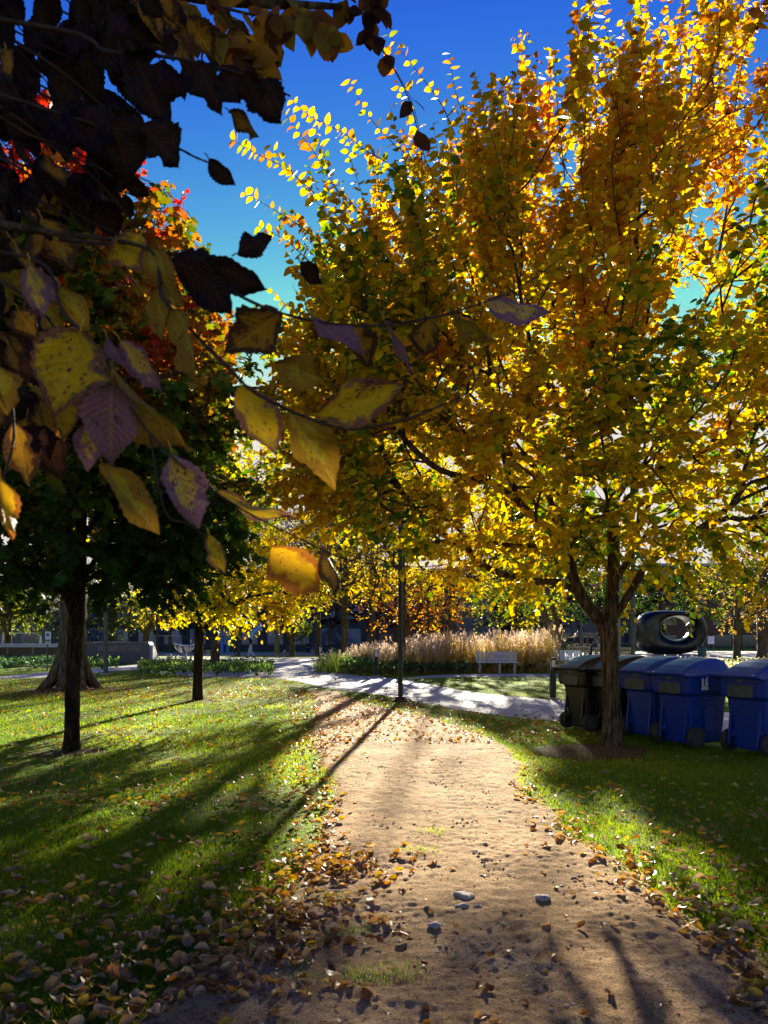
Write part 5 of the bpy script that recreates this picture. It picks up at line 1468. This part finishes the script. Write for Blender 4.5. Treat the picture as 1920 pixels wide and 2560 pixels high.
# sign
blue_m = flat('sign_blue', (.015, .10, .42), rough=.5); white_m = flat('sign_white', (.62, .66, .74), rough=.5, var=.05); blk_m = flat('sign_black', (.02, .02, .025), rough=.5)
g = gp(47, 671)
t = thing('sign_post', 'narrow white sign with a blue starry pictogram on a thin grey post', 'sign', g)
m = MB(); m.tube([(0, 0, -.1), (.02, 0, 1.2), (.05, 0, 1.65)], .03, 8); m.build('post', mid_metal, t)
m = MB(); m.box((.06, -.045, 1.42), (.50, .02, .52), bev=.004) if False else m.box((.06, -.045, 1.42), (.23, .02, .52), bev=.004); m.build('sign_panel', white_m, t)
m = MB()
for a in range(3): m.box((.06, -.0585, 1.54), (.035, .006, .18), ry=a * R(60) + R(0))
m.build('pictogram', blue_m, t)
m = MB(); m.box((.06, -.0585, 1.29), (.20, .005, .05))
for a in (-1, 1):
    m.prism([(.06 + a * .03, 1.36), (.06 + a * .09, 1.33), (.06 + a * .03, 1.31)], -.062, -.0565); m.box((.06 + a * .06, -.0586, 1.215), (.07, .005, .035), ry=a * R(30))
m.build('lettering', blk_m, t, fixn=True)

# ------------------------------------------------------------------ metal bowl with stools, picnic table, litter bin, notice board
steel = flat('steel', (.42, .43, .44), rough=.22, metal=1.0, var=.05)
g = gp(184.5, 663); 
t = thing('metal_bowl', 'shiny metal bowl on a fat steel pedestal beside the ground cover', 'fountain', g)
m = MB(); m.lathe([(0, .52), (.12, .52), (.3, .62), (.48, .78), (.57, .95), (.60, 1.08), (.585, 1.09), (.55, .96), (.45, .82), (.28, .68), (0, .62)], k=32); 
for V in m.V: V[:, 2] += .06 * np.sin(np.arctan2(V[:, 1], V[:, 0]) * 2 + .6) * (V[:, 2] > .9)
m.build('bowl', steel, t, smooth=True)
m = MB(); m.tube([(0, 0, 0), (0, 0, .3), (0, 0, .55)], [.14, .13, .13], 16); m.build('pedestal', steel, t, smooth=True)
m = MB(); m.tube([(.33, .1, .9), (.33, .1, 1.3)], .03, 8); m.build('spout', steel, t)
for i, (px, py) in enumerate([(170.2, 662.4), (175.5, 660.8), (182, 662.9), (190.8, 661), (168, 659.8)]):
    st_ = thing('stool', 'small round steel stool set around the metal bowl', 'stool', gp(px, py), group='stools around the metal bowl')
    m = MB(); m.lathe([(0, .34), (.19, .34), (.2, .32), (.19, .29), (0, .29)], k=16); m.build('seat', flat('stool_top', (.10, .11, .11), rough=.4) if i == 0 else bpy.data.materials['stool_top'], st_)
    m = MB(); m.tube([(0, 0, 0), (0, 0, .3)], .06, 10); m.build('leg', steel, st_)
green_m = flat('table_green', (.03, .12, .09), rough=.5)
t = thing('picnic_table', 'dark green picnic table on the shaded far lawn behind the young tree', 'table', gp(213.5, 656.6), R(4))
for nm, bx in [('table_top', [((0, 0, .74), (1.9, .75, .05))]), ('bench_seat', [((0, -.7, .45), (1.9, .28, .045))]), ('bench_seat', [((0, .7, .45), (1.9, .28, .045))])]:
    m = MB()
    for c, s in bx: m.box(c, s, bev=.01)
    m.build(nm, green_m, t)
for x in (-.65, .65):
    m = MB(); m.tube([(x, -.62, 0), (x, -.15, .72)], .03, 6); m.tube([(x, .62, 0), (x, .15, .72)], .03, 6); m.box((x, 0, .41), (.05, 1.5, .05)); m.build('leg', green_m, t)
t = thing('litter_bin', 'small dark teal litter bin at the foot of the ring sculpture', 'bin', gp(702, 658.5))
m = MB(); m.tube([(0, 0, 0), (0, 0, .75)], [.26, .3], 16); m.build('container', flat('teal', (.02, .09, .09), rough=.5), t)
m = MB(); m.lathe([(0, .86), (.2, .85), (.31, .78), (.31, .74), (0, .74)], k=16); m.build('lid', dark_metal, t, smooth=True)
t = thing('notice_board', 'small white notice board on two legs beyond the ring sculpture', 'sign', onland(711, 72))
m = MB(); m.box((0, 0, 1.15), (.62, .05, .75), bev=.01); m.build('board', white_m, t)
for x in (-.24, .24):
    m = MB(); m.box((x, .045, .45), (.05, .04, .9)); m.build('leg', mid_metal, t)

# ------------------------------------------------------------------ ornamental grasses and ground cover (uncountable)
og = leafmat('ornamental_grass', trans=.5, rough=.6, spec=.15, tgain=1.1)
mb = MB()
def tall(n, pxa, pxb, da, db, ha, hb, base, tipc, plume, wmul=1.0):
    px = rng.uniform(pxa, pxb, n); d_ = rng.uniform(da, db, n)
    x = (px - CX) / F * d_; y = d_
    cl = np.round(x / .55) * .55 + (np.round(y * 1.7) % 3) * .13
    x = cl * .6 + x * .4 + rng.normal(0, .07, n)
    tpx = (px - pxa) / (pxb - pxa)
    h = (ha + (hb - ha) * tpx) * rng.uniform(.5, 1.1, n) * (.65 + .7 * fbm(x * 1.3, y, 2, 41))
    an = rng.uniform(0, 6.28, n); ln = h * rng.uniform(.08, .42, n)
    dx, dy = np.cos(an) * ln, np.sin(an) * ln
    w2 = .012 * wmul
    ca, sa = np.cos(an + 1.57) * w2, np.sin(an + 1.57) * w2
    def pt(f, lean, zz, wf, sg): return np.stack([x + dx * lean + sg * ca * wf, y + dy * lean + sg * sa * wf, h * zz], -1)
    V = np.stack([pt(0, 0, 0, 1, -1), pt(0, 0, 0, 1, 1), pt(0, .3, .55, .9, 1), pt(0, .3, .55, .9, -1), pt(0, .75, .9, .6, 1), pt(0, .75, .9, .6, -1), pt(0, 1, .97, .1, 1), pt(0, 1, .97, .1, -1)], 1)
    b = np.arange(n)[:, None] * 8
    Q = np.array([[0, 1, 2, 3], [3, 2, 4, 5], [5, 4, 6, 7]])
    mixf = rng.random((n, 1)); c = np.array(base) * (1 - mixf) + np.array(tipc) * mixf
    c = c * rng.uniform(.7, 1.2, (n, 1))
    mb.add(V.reshape(-1, 3), (b[:, :, None] + Q[None]).reshape(-1, 4), col=np.repeat(c, 8, 0))
    if plume:
        k = rng.random(n) < plume
        xt, yt, zt = (x + dx)[k], (y + dy)[k], (h * .99)[k]
        m_ = len(xt)
        for q in range(9):
            f = q / 9
            pp = np.stack([xt + dx[k] * .25 * f + rng.normal(0, .018, m_), yt + rng.normal(0, .018, m_), zt + .26 * f - .12], -1)
            A = np.stack([rng.normal(0, .5, m_), rng.normal(0, .5, m_), np.ones(m_)], -1)
            cc = np.array([(.62, .47, .36)]) * rng.uniform(.7, 1.25, (m_, 1))
            leaves(mb, pp, A, rng.normal(size=(m_, 3)), np.full(m_, .085), np.full(m_, .05), cc, 'small')
tall(2000, 352, 440, 29.5, 34, .85, 1.3, (.36, .30, .09), (.55, .40, .18), .5)
tall(3300, 430, 552, 30.5, 36, 1.3, 1.6, (.38, .27, .06), (.58, .42, .14), .35)
tall(900, 520, 550, 34, 37, 1.2, 1.3, (.22, .24, .06), (.4, .34, .1), .3)
tall(1500, 318, 372, 29.5, 36, .6, 1.0, (.16, .26, .04), (.34, .38, .08), .06)
tag(mb.build('ornamental_grass', og, col=True), kind='stuff')
mb = MB()
def cover(n, pxa, pxb, pya, pyb, h, cols, size):
    P = np.array([tuple(gp(rng.uniform(pxa, pxb), rng.uniform(pya, pyb))) for _ in range(n)])
    P[:, 2] += h * (.25 + .75 * rng.random(n) ** .5) * (.5 + fbm(P[:, 0] * 1.2, P[:, 1] * 1.2, 2, 51))
    A = rng.normal(0, .6, (n, 3)) + np.array([0, 0, .25]); Nn = rng.normal(0, .5, (n, 3)) + np.array([0, -.2, 1])
    s = size * rng.uniform(.6, 1.3, n)
    C = np.array(cols)[rng.integers(len(cols), size=n)] * rng.uniform(.75, 1.25, (n, 1))
    leaves(mb, P, A, Nn, s, s * .9, C, 'small')
GC = [(.10, .17, .03), (.16, .24, .05), (.24, .32, .09), (.06, .12, .03)]
DG = [(.02, .05, .015), (.035, .08, .02), (.06, .11, .03), (.05, .10, .05)]
cover(5000, 139, 273, 665.5, 676.0, .28, GC, .15)
cover(2200, -60, 82, 663, 670, .45, DG + [(.10, .17, .10)], .17)
cover(900, 84, 118, 664.5, 669.5, .35, GC + DG, .15)
cover(1700, 342, 404, 668, 676.5, .55, DG + GC, .15)
cover(2200, 402, 470, 668.5, 674.8, .38, DG + [(.12, .19, .10), (.2, .27, .15)], .13)
cover(1400, 455, 560, 668, 673, .35, DG, .13)
cover(700, 536, 572, 667, 674, .40, [(.45, .36, .14), (.5, .42, .2), (.3, .3, .1)], .09)
cover(2600, 640, 840, 664, 688, .45, [(.55, .45, .24), (.42, .33, .14), (.28, .28, .09), (.6, .5, .3)], .085)
cover(900, 720, 860, 664, 672, .3, GC, .1)
tag(mb.build('ground_cover', leaf_m, col=True), kind='stuff')

# ------------------------------------------------------------------ people and dogs
skin_m = flat('skin', (.45, .29, .21), rough=.55)
def skinmesh(name, joints, edges, rad, mat, parent, sub=1, root=0):
    me = bpy.data.meshes.new(name); me.from_pydata(joints, edges, []); me.update()
    o = bpy.data.objects.new(name, me); COL.objects.link(o)
    o.modifiers.new('s', 'SKIN').use_smooth_shade = True
    for i, v in enumerate(me.skin_vertices[0].data):
        v.radius = rad[i] if isinstance(rad[i], tuple) else (rad[i], rad[i]); v.use_root = (i == root)
    o.modifiers.new('u', 'SUBSURF').levels = sub
    o.modifiers['u'].render_levels = sub
    dg = bpy.context.evaluated_depsgraph_get(); dg.update()
    me2 = bpy.data.meshes.new_from_object(o.evaluated_get(dg))
    COL.objects.unlink(o); bpy.data.objects.remove(o)
    o = bpy.data.objects.new(name, me2); COL.objects.link(o)
    me2.materials.clear(); me2.materials.append(mat)
    if parent: o.parent = parent
    return o
CLO = {}
def cloth(c):
    if c not in CLO: CLO[c] = flat('cloth', c, rough=.85, spec=.15)
    return CLO[c]
def person(label, p, rz, ht, arms, legs, coat, pants, hair, hood=None, group=None, lean=0.0):
    """faces local -y. arms: ((elbow),(hand)) left and right as fractions of height; legs likewise ((knee),(ankle))"""
    t = thing('person', label, 'person', p, rz, group)
    S = lambda v: (v[0] * ht, v[1] * ht, v[2] * ht)
    Ln = -lean
    pel, wai, che, nec, hb, hc, ht_ = (0, 0, .52), (0, Ln * .2, .61), (0, Ln * .6, .73), (0, Ln, .825), (0, Ln - .008, .865), (0, Ln - .018, .915), (0, Ln - .012, .972)
    J = [pel, wai, che, nec, hb, hc, ht_]; Ed = [(0, 1), (1, 2), (2, 3), (3, 4), (4, 5), (5, 6)]; Rr = [(.075, .06), (.068, .052), (.085, .058), .034, .036, (.047, .056), .03]
    JC = [pel, wai, che, (0, Ln, .81)]; EC = [(0, 1), (1, 2), (2, 3)]; RC = [(.092, .076), (.084, .07), (.10, .074), .05]
    JP = [(0, 0, .55), (0, 0, .50)]; EP = [(0, 1)]; RP = [(.082, .066), (.078, .064)]
    fing = MB()
    for s, (el, ha) in zip((-1, 1), arms):
        sh = (s * .105, Ln, .80)
        n = len(J); J += [sh, el, ha]; Ed += [(2, n), (n, n + 1), (n + 1, n + 2)]; Rr += [.036, .027, .018]
        n = len(JC); wr = tuple(el[q] * .1 + ha[q] * .9 for q in range(3)); JC += [sh, el, wr]; EC += [(2, n), (n, n + 1), (n + 1, n + 2)]; RC += [.052, .040, .030]
        dv = Vector(ha) - Vector(el); dv.normalize(); sd_ = dv.cross(Vector((0, 1, .1))).normalized()
        for q in range(5):
            b0 = Vector(ha) + sd_ * (q - 1.7) * .011; ll = [.03, .042, .046, .042, .033][q]
            d2 = (dv + sd_ * (.9 if q == 0 else .06 * (q - 2)) + Vector((0, -.25, 0))).normalized()
            fing.tube([S(b0), S(b0 + d2 * ll * .5), S(b0 + (d2 + Vector((0, -.4, -.1))).normalized() * ll)], [.006 * ht, .0055 * ht, .004 * ht], 5)
    for s, (kn, an) in zip((-1, 1), legs):
        hp = (s * .052, 0, .50)
        n = len(J); J += [hp, kn, an]; Ed += [(0, n), (n, n + 1), (n + 1, n + 2)]; Rr += [.05, .035, .024]
        n = len(JP); JP += [hp, kn, (an[0], an[1], an[2] + .01)]; EP += [(1, n), (n, n + 1), (n + 1, n + 2)]; RP += [.062, .048, .040]
    body = skinmesh('body', [S(v) for v in J], Ed, [tuple(q * ht for q in r) if isinstance(r, tuple) else r * ht for r in Rr], skin_m, t)
    # nose, ears and fingers joined into the one body mesh
    fing.add(np.array([(-.007, Ln - .066, .905), (.007, Ln - .066, .905), (0, Ln - .084, .903), (0, Ln - .066, .925)]) * ht, [(0, 1, 2), (1, 3, 2), (3, 0, 2), (0, 3, 1)])
    ex = fing.build('body', skin_m, None)
    bm = bmesh.new(); bm.from_mesh(body.data); bm.from_mesh(ex.data); bm.to_mesh(body.data); bm.free()
    bpy.data.objects.remove(ex)
    skinmesh('coat', [S(v) for v in JC], EC, [tuple(q * ht for q in r) if isinstance(r, tuple) else r * ht for r in RC], cloth(coat), t)
    skinmesh('trousers', [S(v) for v in JP], EP, [tuple(q * ht for q in r) if isinstance(r, tuple) else r * ht for r in RP], cloth(pants), t)
    for s, (kn, an) in zip((-1, 1), legs):
        m = MB(); m.box((an[0] * ht, (an[1] - .03) * ht, max(.022, an[2] - .01) * ht), (.058 * ht, .145 * ht, .045 * ht), bev=.015 * ht); m.build('shoe', cloth((.02, .02, .022)), t)
    h = MB(); bmh = bmesh.new(); bmesh.ops.create_uvsphere(bmh, u_segments=16, v_segments=10, radius=1)
    V = np.array([v.co[:] for v in bmh.verts]); Fh = [tuple(v.index for v in f.verts) for f in bmh.faces]; bmh.free()
    V = V * np.array([.060, .068, .058]); V[:, 1] = np.where((V[:, 2] < .01) & (V[:, 1] < 0), V[:, 1] * .35, V[:, 1])
    h.add((V + np.array([0, Ln - .004, .928])) * ht, Fh); h.build('hood' if hood else 'hair', cloth(hood or hair), t, smooth=True)
    e = MB()
    for s in (-1, 1): e.box((s * .02 * ht, (Ln - .072) * ht, .918 * ht), (.012 * ht, .006 * ht, .006 * ht))
    e.box((0, (Ln - .070) * ht, .886 * ht), (.026 * ht, .006 * ht, .005 * ht)); e.build('face', cloth((.06, .03, .03)), t)
    return t
DN = [((-.15, .01, .66), (-.155, -.03, .51)), ((.15, .01, .66), (.155, -.03, .51))]
ST = [((-.055, -.01, .28), (-.06, 0, .035)), ((.055, -.01, .28), (.06, 0, .035))]
WK = [((-.05, -.08, .29), (-.05, -.12, .04)), ((.05, -.01, .28), (.05, .14, .06))]
PHN = [((-.15, -.02, .66), (-.05, -.15, .64)), ((.15, -.02, .66), (.05, -.15, .64))]
UPA = [((-.13, -.06, .72), (-.10, -.09, .90)), ((.16, -.05, .77), (.11, -.07, .93))]
BLK, NVY, JEAN, BRNH = (.018, .018, .02), (.02, .025, .05), (.16, .26, .42), (.04, .025, .015)
pg = gp(251, 658.2)
person('person in pale blue jeans walking across the far lawn with a blue board', pg, R(-80), 1.66, UPA, WK, BLK, (.28, .40, .56), BRNH)
t = thing('blue_board', 'long blue board carried over the shoulder of the person on the far lawn', 'board', (pg.x + .35, pg.y - .25, pg.z + 1.85), 0)
m = MB(); m.box((-.05, 0, .0), (1.25, .09, .34), ry=R(-42), bev=.03); m.build('deck', flat('board_blue', (.03, .22, .62), rough=.4), t)
m = MB(); m.box((-.05, -.051, .0), (1.15, .01, .08), ry=R(-42)); m.build('stripe', flat('board_pale', (.2, .45, .7), rough=.4), t)
person('person in dark clothes standing at the far lawn edge near the spotted dog', onland(308, 113), R(20), 1.75, DN, ST, BLK, BLK, (.3, .25, .2))
person('person in a black coat with a red cap standing behind the first bollard light', onland(331, 108), R(-30), 1.7, PHN, ST, BLK, NVY, (.4, .04, .03), hood=(.4, .04, .03))
G5 = 'people standing together behind the benches'
person('person in a black coat with white cuffs at the tree-side end of the group', onland(570, 52), R(10), 1.66, PHN, ST, BLK, BLK, BLK, group=G5)
person('person in a dark coat with a bright blue hood in the group by the benches', onland(577, 54), R(-70), 1.78, DN, ST, NVY, BLK, BRNH, hood=(.02, .13, .5), group=G5)
person('dark-haired person half hidden by the lamp post in the group', onland(585, 56), R(60), 1.72, DN, ST, BLK, NVY, BRNH, group=G5)
person('person in black looking down at a phone at the edge of the group', onland(590.5, 53), R(40), 1.70, PHN, ST, BLK, NVY, BRNH, group=G5, lean=.02)
person('person in blue jeans beside the forked trunk, last of the group', onland(599, 55), R(100), 1.68, DN, WK, (.12, .12, .13), JEAN, BRNH, group=G5)
def dog(label, p, rz, k, sit, main, patch):
    t = thing('dog', label, 'dog', p, rz)
    if sit:
        J = [(0, .16, .12), (0, .10, .24), (0, -.02, .40), (0, -.10, .52), (0, -.14, .62), (0, -.24, .60), (0, -.31, .58)]; Ed = [(i, i + 1) for i in range(6)]; Rr = [.10, .11, .10, .065, .07, .045, .028]
        for s in (-1, 1):
            n = len(J); J += [(s * .06, -.06, .34), (s * .06, -.08, .18), (s * .06, -.09, .02), (s * .06, -.13, .012)]; Ed += [(2, n), (n, n + 1), (n + 1, n + 2), (n + 2, n + 3)]; Rr += [.045, .03, .025, .022]
            n = len(J); J += [(s * .10, .10, .12), (s * .11, -.02, .14), (s * .11, .06, .03), (s * .11, -.05, .02)]; Ed += [(0, n), (n, n + 1), (n + 1, n + 2), (n + 2, n + 3)]; Rr += [.06, .045, .03, .025]
        n = len(J); J += [(0, .28, .06), (.05, .40, .04)]; Ed += [(0, n), (n, n + 1)]; Rr += [.03, .015]
        hd = (0, -.14, .64)
    else:
        J = [(0, .28, .50), (0, .10, .49), (0, -.14, .48), (0, -.28, .54), (0, -.40, .66), (0, -.50, .66), (0, -.60, .63)]; Ed = [(i, i + 1) for i in range(6)]; Rr = [.10, .105, .13, .10, .085, .06, .035]
        for s in (-1, 1):
            n = len(J); J += [(s * .07, -.16, .36), (s * .07, -.15, .2), (s * .07, -.16, .03), (s * .07, -.20, .015)]; Ed += [(2, n), (n, n + 1), (n + 1, n + 2), (n + 2, n + 3)]; Rr += [.05, .035, .026, .024]
            n = len(J); J += [(s * .07, .24, .36), (s * .075, .18, .27), (s * .075, .33, .17), (s * .075, .30, .03), (s * .075, .25, .015)]; Ed += [(0, n), (n, n + 1), (n + 1, n + 2), (n + 2, n + 3), (n + 3, n + 4)]; Rr += [.065, .05, .03, .025, .024]
        n = len(J); J += [(0, .42, .56), (0, .56, .66)]; Ed += [(0, n), (n, n + 1)]; Rr += [.03, .015]
        hd = (0, -.42, .70)
    S = lambda v: tuple(q * k for q in v)
    m = surf('dog_coat', [(.46, main), (.52, patch)], scale=4.5, rough=.9, bump=.3)
    skinmesh('body', [S(v) for v in J], Ed, [r * k for r in Rr], m, t)
    for s in (-1, 1):
        e = MB(); e.add(np.array([(s * .03, hd[1] + .02, hd[2]), (s * .09, hd[1] + .03, hd[2] - .01), (s * .10, hd[1] + .01, hd[2] - .10), (s * .06, hd[1] - .01, hd[2] + .03), (s * .085, hd[1] + .05, hd[2] - .06)]) * k, [(0, 1, 3), (1, 2, 4), (3, 1, 2), (0, 4, 1), (0, 3, 2), (0, 2, 4)]); e.build('ear', cloth((.03, .025, .02)), t)
    return t
dog('small white and black dog sitting on the far lawn', gp(284, 657.4), R(50), .95, True, (.03, .03, .03), (.62, .6, .58))
dog('grey and white spotted dog standing by the people at the far lawn edge', onland(314, 106), R(-75), 1.05, False, (.5, .48, .46), (.06, .06, .06))

# ------------------------------------------------------------------ playground and buildings
pblue = flat('play_blue', (.03, .07, .15), rough=.5); pblue2 = flat('play_bright_blue', (.03, .19, .55), rough=.45); steel2 = flat('pale_steel', (.5, .5, .55), rough=.4)
g = onland(330, 118)
t = thing('play_structure', 'angular dark blue climbing structure with a slide at the playground', 'play structure', g, R(8))
m = MB()
m.prism([(-3.1, 0), (-1.6, 2.9), (-.2, 3.9), (1.0, 3.7), (.4, 1.9), (-1.0, 1.8), (-1.6, 0)], -1.0, 1.0); m.build('climbing_shell', pblue, t, fixn=True)
m = MB(); m.prism([(.6, 3.2), (1.1, 3.2), (3.6, .25), (3.9, .25), (3.9, .1), (3.4, .1), (.6, 2.8)], -.45, .45); m.build('slide', flat('slide_blue', (.05, .13, .25), rough=.35), t, fixn=True)
for x, y in [(-.9, -.8), (.6, -.8), (-.9, .8), (.6, .8)]:
    m = MB(); m.tube([(x, y, 0), (x, y, 2.4)], .07, 8); m.build('post', pblue, t)
t = thing('play_tower', 'bright blue play tower of two tall panels beyond the young tree', 'play structure', onland(225, 112))
for x in (-.42, .42):
    m = MB(); m.box((x, 0, 1.35), (.42, .5, 2.7), bev=.05); m.build('panel', pblue2, t)
m = MB(); m.box((0, 0, 2.55), (1.5, .8, .12), bev=.03); m.build('roof', pblue, t)
def swing(label, p, k=1.0):
    t = thing('swing_set', label, 'swing', p, R(12), 'swing sets at the playground')
    for x in (-1.6, 1.6):
        m = MB(); m.tube([(x * k, -.9 * k, 0), (x * k, 0, 2.3 * k)], .05, 6); m.tube([(x * k, .9 * k, 0), (x * k, 0, 2.3 * k)], .05, 6); m.build('frame_leg', steel2, t)
    m = MB(); m.tube([(-1.7 * k, 0, 2.3 * k), (1.7 * k, 0, 2.3 * k)], .05, 6); m.build('crossbar', steel2, t)
    for x in (-.6, .6):
        m = MB(); m.tube([((x - .2) * k, 0, 2.3 * k), ((x - .2) * k, 0, .5 * k)], .012, 4); m.tube([((x + .2) * k, 0, 2.3 * k), ((x + .2) * k, 0, .5 * k)], .012, 4); m.box((x * k, 0, .48 * k), (.45 * k, .18 * k, .04 * k)); m.build('swing_seat', dark_metal, t)
swing('white-framed swing set behind the metal bowl', onland(168, 110), 1.15)
swing('white-framed swing set just above the slatted fence', onland(22, 66), .95)
def building(name, label, p, w_, d_, h_, rows, cols_, wall, glass, wh=1.6, ww=None, top=0, base_h=0, rz=0):
    t = thing(name, label, 'building', p, rz)
    m = MB(); m.box((0, d_ / 2, h_ / 2), (w_, d_, h_)); m.build('wall', wall, t)
    m = MB(); m.box((0, d_ / 2, h_ + .2), (w_ + .5, d_ + .5, .4)); m.build('roof_parapet', concb, t)
    gw = w_ / cols_
    fr0, gl0 = MB(), MB()
    for r_ in range(rows):
        for c_ in range(cols_):
            x, z = -w_ / 2 + (c_ + .5) * gw, base_h + (r_ + .55) * (h_ - base_h) / rows
            ww_ = ww or gw * .6
            f = MB(); f.box((x, -.02, z), (ww_ + .2, .1, wh + .2)); fo = f.build('window', concb, t)
            q = MB(); q.box((x, -.08, z), (ww_, .03, wh)); q.build('pane', glass, fo)
    return t
brick = surf('brick', [(.3, (.09, .045, .035)), (.7, (.17, .09, .07))], scale=3, rough=.9, bump=.2)
greyb = surf('grey_wall', [(.3, (.10, .095, .10)), (.7, (.17, .165, .17))], scale=1.2, rough=.85, bump=.2)
darkb = surf('dark_wall', [(.3, (.02, .028, .04)), (.7, (.05, .06, .075))], scale=1.0, rough=.8)
paleb = surf('pale_wall', [(.3, (.5, .5, .5)), (.7, (.65, .65, .66))], scale=.5, rough=.8, bump=.05)
gls = flat('window_glass', (.03, .045, .07), rough=.12, spec=.7); glsb = flat('blue_glass', (.03, .10, .24), rough=.12, spec=.7)
def bz(px, d_): q = onland(px, d_); q.z = -1.1; return q
building('brick_building', 'long dark red-brick building beyond the tall grasses and the orange tree', bz(430, 140), 44, 14, 15, 4, 11, brick, gls)
building('street_building', 'low dark blue-fronted building along the street behind the playground', bz(185, 136), 66, 14, 9.5, 2, 14, darkb, glsb, wh=2.6, ww=2.6)
building('grey_building', 'plain grey block with few windows behind the group of people', bz(590, 128), 46, 16, 13, 3, 9, greyb, gls)
building('corner_building', 'brown brick corner building behind the ring sculpture', bz(790, 120), 44, 16, 14, 4, 10, brick, gls)
building('far_building', 'grey building beyond the slatted fence and the olive trees', bz(-90, 120), 44, 16, 11, 3, 9, greyb, gls)
building('high_rise', 'pale high-rise tower far away above the roofs, over the plaza', bz(343, 320), 13, 13, 54, 12, 3, paleb, gls, wh=2.2)
